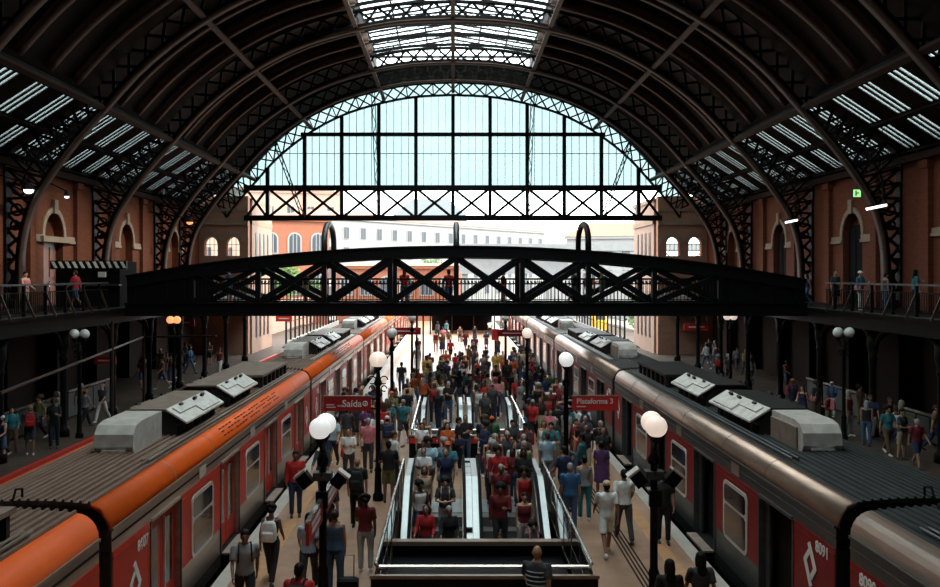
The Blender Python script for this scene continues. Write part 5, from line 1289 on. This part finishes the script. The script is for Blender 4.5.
scatter(46, -2.2, 4.9, 39.4, 47.5, .68, 'in crowd beneath the footbridge', GC, clear, taken=TK)
scatter(32, -2.2, 5.0, 47.5, 56, .75, 'in crowd beyond the footbridge', GC, clear, taken=TK)
scatter(14, -4.2, 5.0, 57, 75, 1.3, 'near platform end under the gable', GC, clear, taken=TK)
scatter(6, -2.2, 4, 80, 92, 1.4, 'by the dark shelter', GC, taken=TK)
person(-2.75, 47.0, 0, 0, 0, 'charcoal', 'denim', 1, 'short', 'black', None, 'black', 1.76, group=GC, label='lone person in charcoal tee and jeans on the open lane beyond the footbridge')
person(-2.7, 39.5, 0, 180, 4, 'maroon', 'maroon', 1, 'long', 'black', None, 'black', 1.64, group=GC, label='lone long-haired person in maroon on the open lane by the far pit')
person(2.6, 52.5, 0, 180, 2, 'yellow', 'yellow', 1, 'short', 'black', None, 'black', 1.72, group=GC, label='person all in bright yellow in the far crowd')
# on the escalators
def stepz(y, yc): return 0.01 if y > yc else -math.floor((yc-y)/.40)*.40*math.tan(R(31))-.015
GE = 'people riding the escalators'
ea = [(-.85, 25.6), (-.25, 25.4), (-.7, 24.75), (-.15, 24.55), (-.8, 24.0), (-.2, 23.8), (-.75, 23.05), (-.2, 22.7), (-.68, 22.0), (-.1, 21.9), (-.85, 22.55)]
for i, (x, y) in enumerate(ea):
    zz = stepz(y, 23.6); where = 'on near escalator, orange-edged train side'
    if i == 8: person(x, y, zz, 182, 11, 'red', 'charcoal', 1, 'bun', 'brown', None, 'black', 1.66, group=GE, label='bun-haired person in red long-sleeved top lowest on the near escalator')
    elif i == 6: person(x, y, zz, 178, 6, 'beige', 'black', 1, 'long', 'brown', None, 'black', 1.64, group=GE, label='long-haired person in beige sleeveless top on the near escalator')
    elif i == 3: person(x, y, zz, 175, 1, 'teal', 'navy', 1, 'cap', 'orange', None, 'black', 1.78, group=GE, label='orange-capped person in teal tee at the top of the near escalator')
    elif i == 4: person(x, y, zz, 180, 7, 'white', 'black', 1, 'bun', 'brown', None, 'black', 1.66, group=GE, label='bun-haired person in white tee at the top of the near escalator')
    else: rand_person(x, y, zz, 180+rc.gauss(0, 12), where, GE)
eb = [(1.1, 26.0), (1.6, 25.8), (2.05, 25.5), (1.2, 25.2), (1.75, 25.05), (1.1, 24.5), (1.65, 24.35), (2.0, 24.7), (1.2, 23.8), (1.9, 23.75), (1.25, 23.05), (1.85, 22.95), (1.2, 22.25), (1.8, 22.15), (1.15, 21.5), (1.95, 21.5)]
for i, (x, y) in enumerate(eb):
    zz = stepz(y, 23.6); where = 'on near escalator, grey-roofed train side'
    if i == 11: person(x, y, zz, 178, 4, 'red', 'black', 2, 'curly', 'black', None, 'black', 1.66, group=GE, label='curly-haired person in red sleeveless top on the near escalator, grey-roofed train side')
    elif i == 10: person(x, y, zz, 180, 2, 'maroon', 'red', 1, 'short', 'grey', None, 'black', 1.68, group=GE, label='grey-haired person in maroon tee and red trousers on the near escalator')
    elif i == 14: person(x, y, zz, 185, 12, 'orange', 'orange', 1, 'short', 'brown', None, 'black', 1.30, group=GE, label='small person in orange sleeveless top and orange shorts low on the escalator')
    else: rand_person(x, y, zz, 180+rc.gauss(0, 12), where, GE, [0, 2, 3, 5, 6, 7, 11])
for x, y in ((-.8, 37.4), (-.2, 37.9), (-.55, 38.6), (1.1, 37.3), (1.7, 37.8), (1.3, 38.6), (1.9, 38.9), (-.6, 36.1), (1.3, 36.0)):
    rand_person(x, y, stepz(y, 36.5), 180+rc.gauss(0, 15), 'at head of far escalators', GE, [2, 3, 6, 7])
# side platforms
TS = []
GL = 'people on the side platforms'
scatter(15, -16.4, -14.5, 27, 39, .8, 'on red-edged platform near pipe posts', GL, taken=TS, ok=lambda x, y: abs(x+15.35) > .45 and abs(x+14.6) > .45 or abs(y-34.4) > .5)
scatter(13, -19, -14.7, 46.8, 62, 1.0, 'on red-edged platform past orange globes', GL, taken=TS, ok=lambda x, y: abs(x+15.35) > .5)
scatter(17, 14.9, 17.4, 28, 40, .8, 'on platform past the grey-roofed train', GL, taken=TS, ok=lambda x, y: (abs(x-15.1) > .4 or abs(y-34) > .5) and abs(x-16.6) > .35)
scatter(11, 15.6, 19, 48.2, 64, 1.0, 'on far platform near lit globes', GL, taken=TS, ok=lambda x, y: abs(x-16.6) > .45)
# footbridge and galleries
GB = 'people on the footbridge and galleries'
for x, y in ((-10.6, 41.7), (-7.0, 41.8), (-2.3, 41.7), (-.2, 41.4), (5.7, 41.5), (6.5, 41.9), (7.0, 41.3), (2.4, 42.0)):
    rand_person(x, y, GZ+.005, rc.choice([90, -90, 180, 0])+rc.gauss(0, 20), 'crossing the footbridge', GB)
for x, y in ((17.6, 43.8), (17.9, 41.2), (17.4, 37.6), (17.9, 36.4), (18.5, 35.2), (-16.3, 38.0), (-17.5, 36.0)):
    rand_person(x, y, GZ+.005, rc.choice([90, -90, 180])+rc.gauss(0, 20), 'on the gallery behind railing', GB)
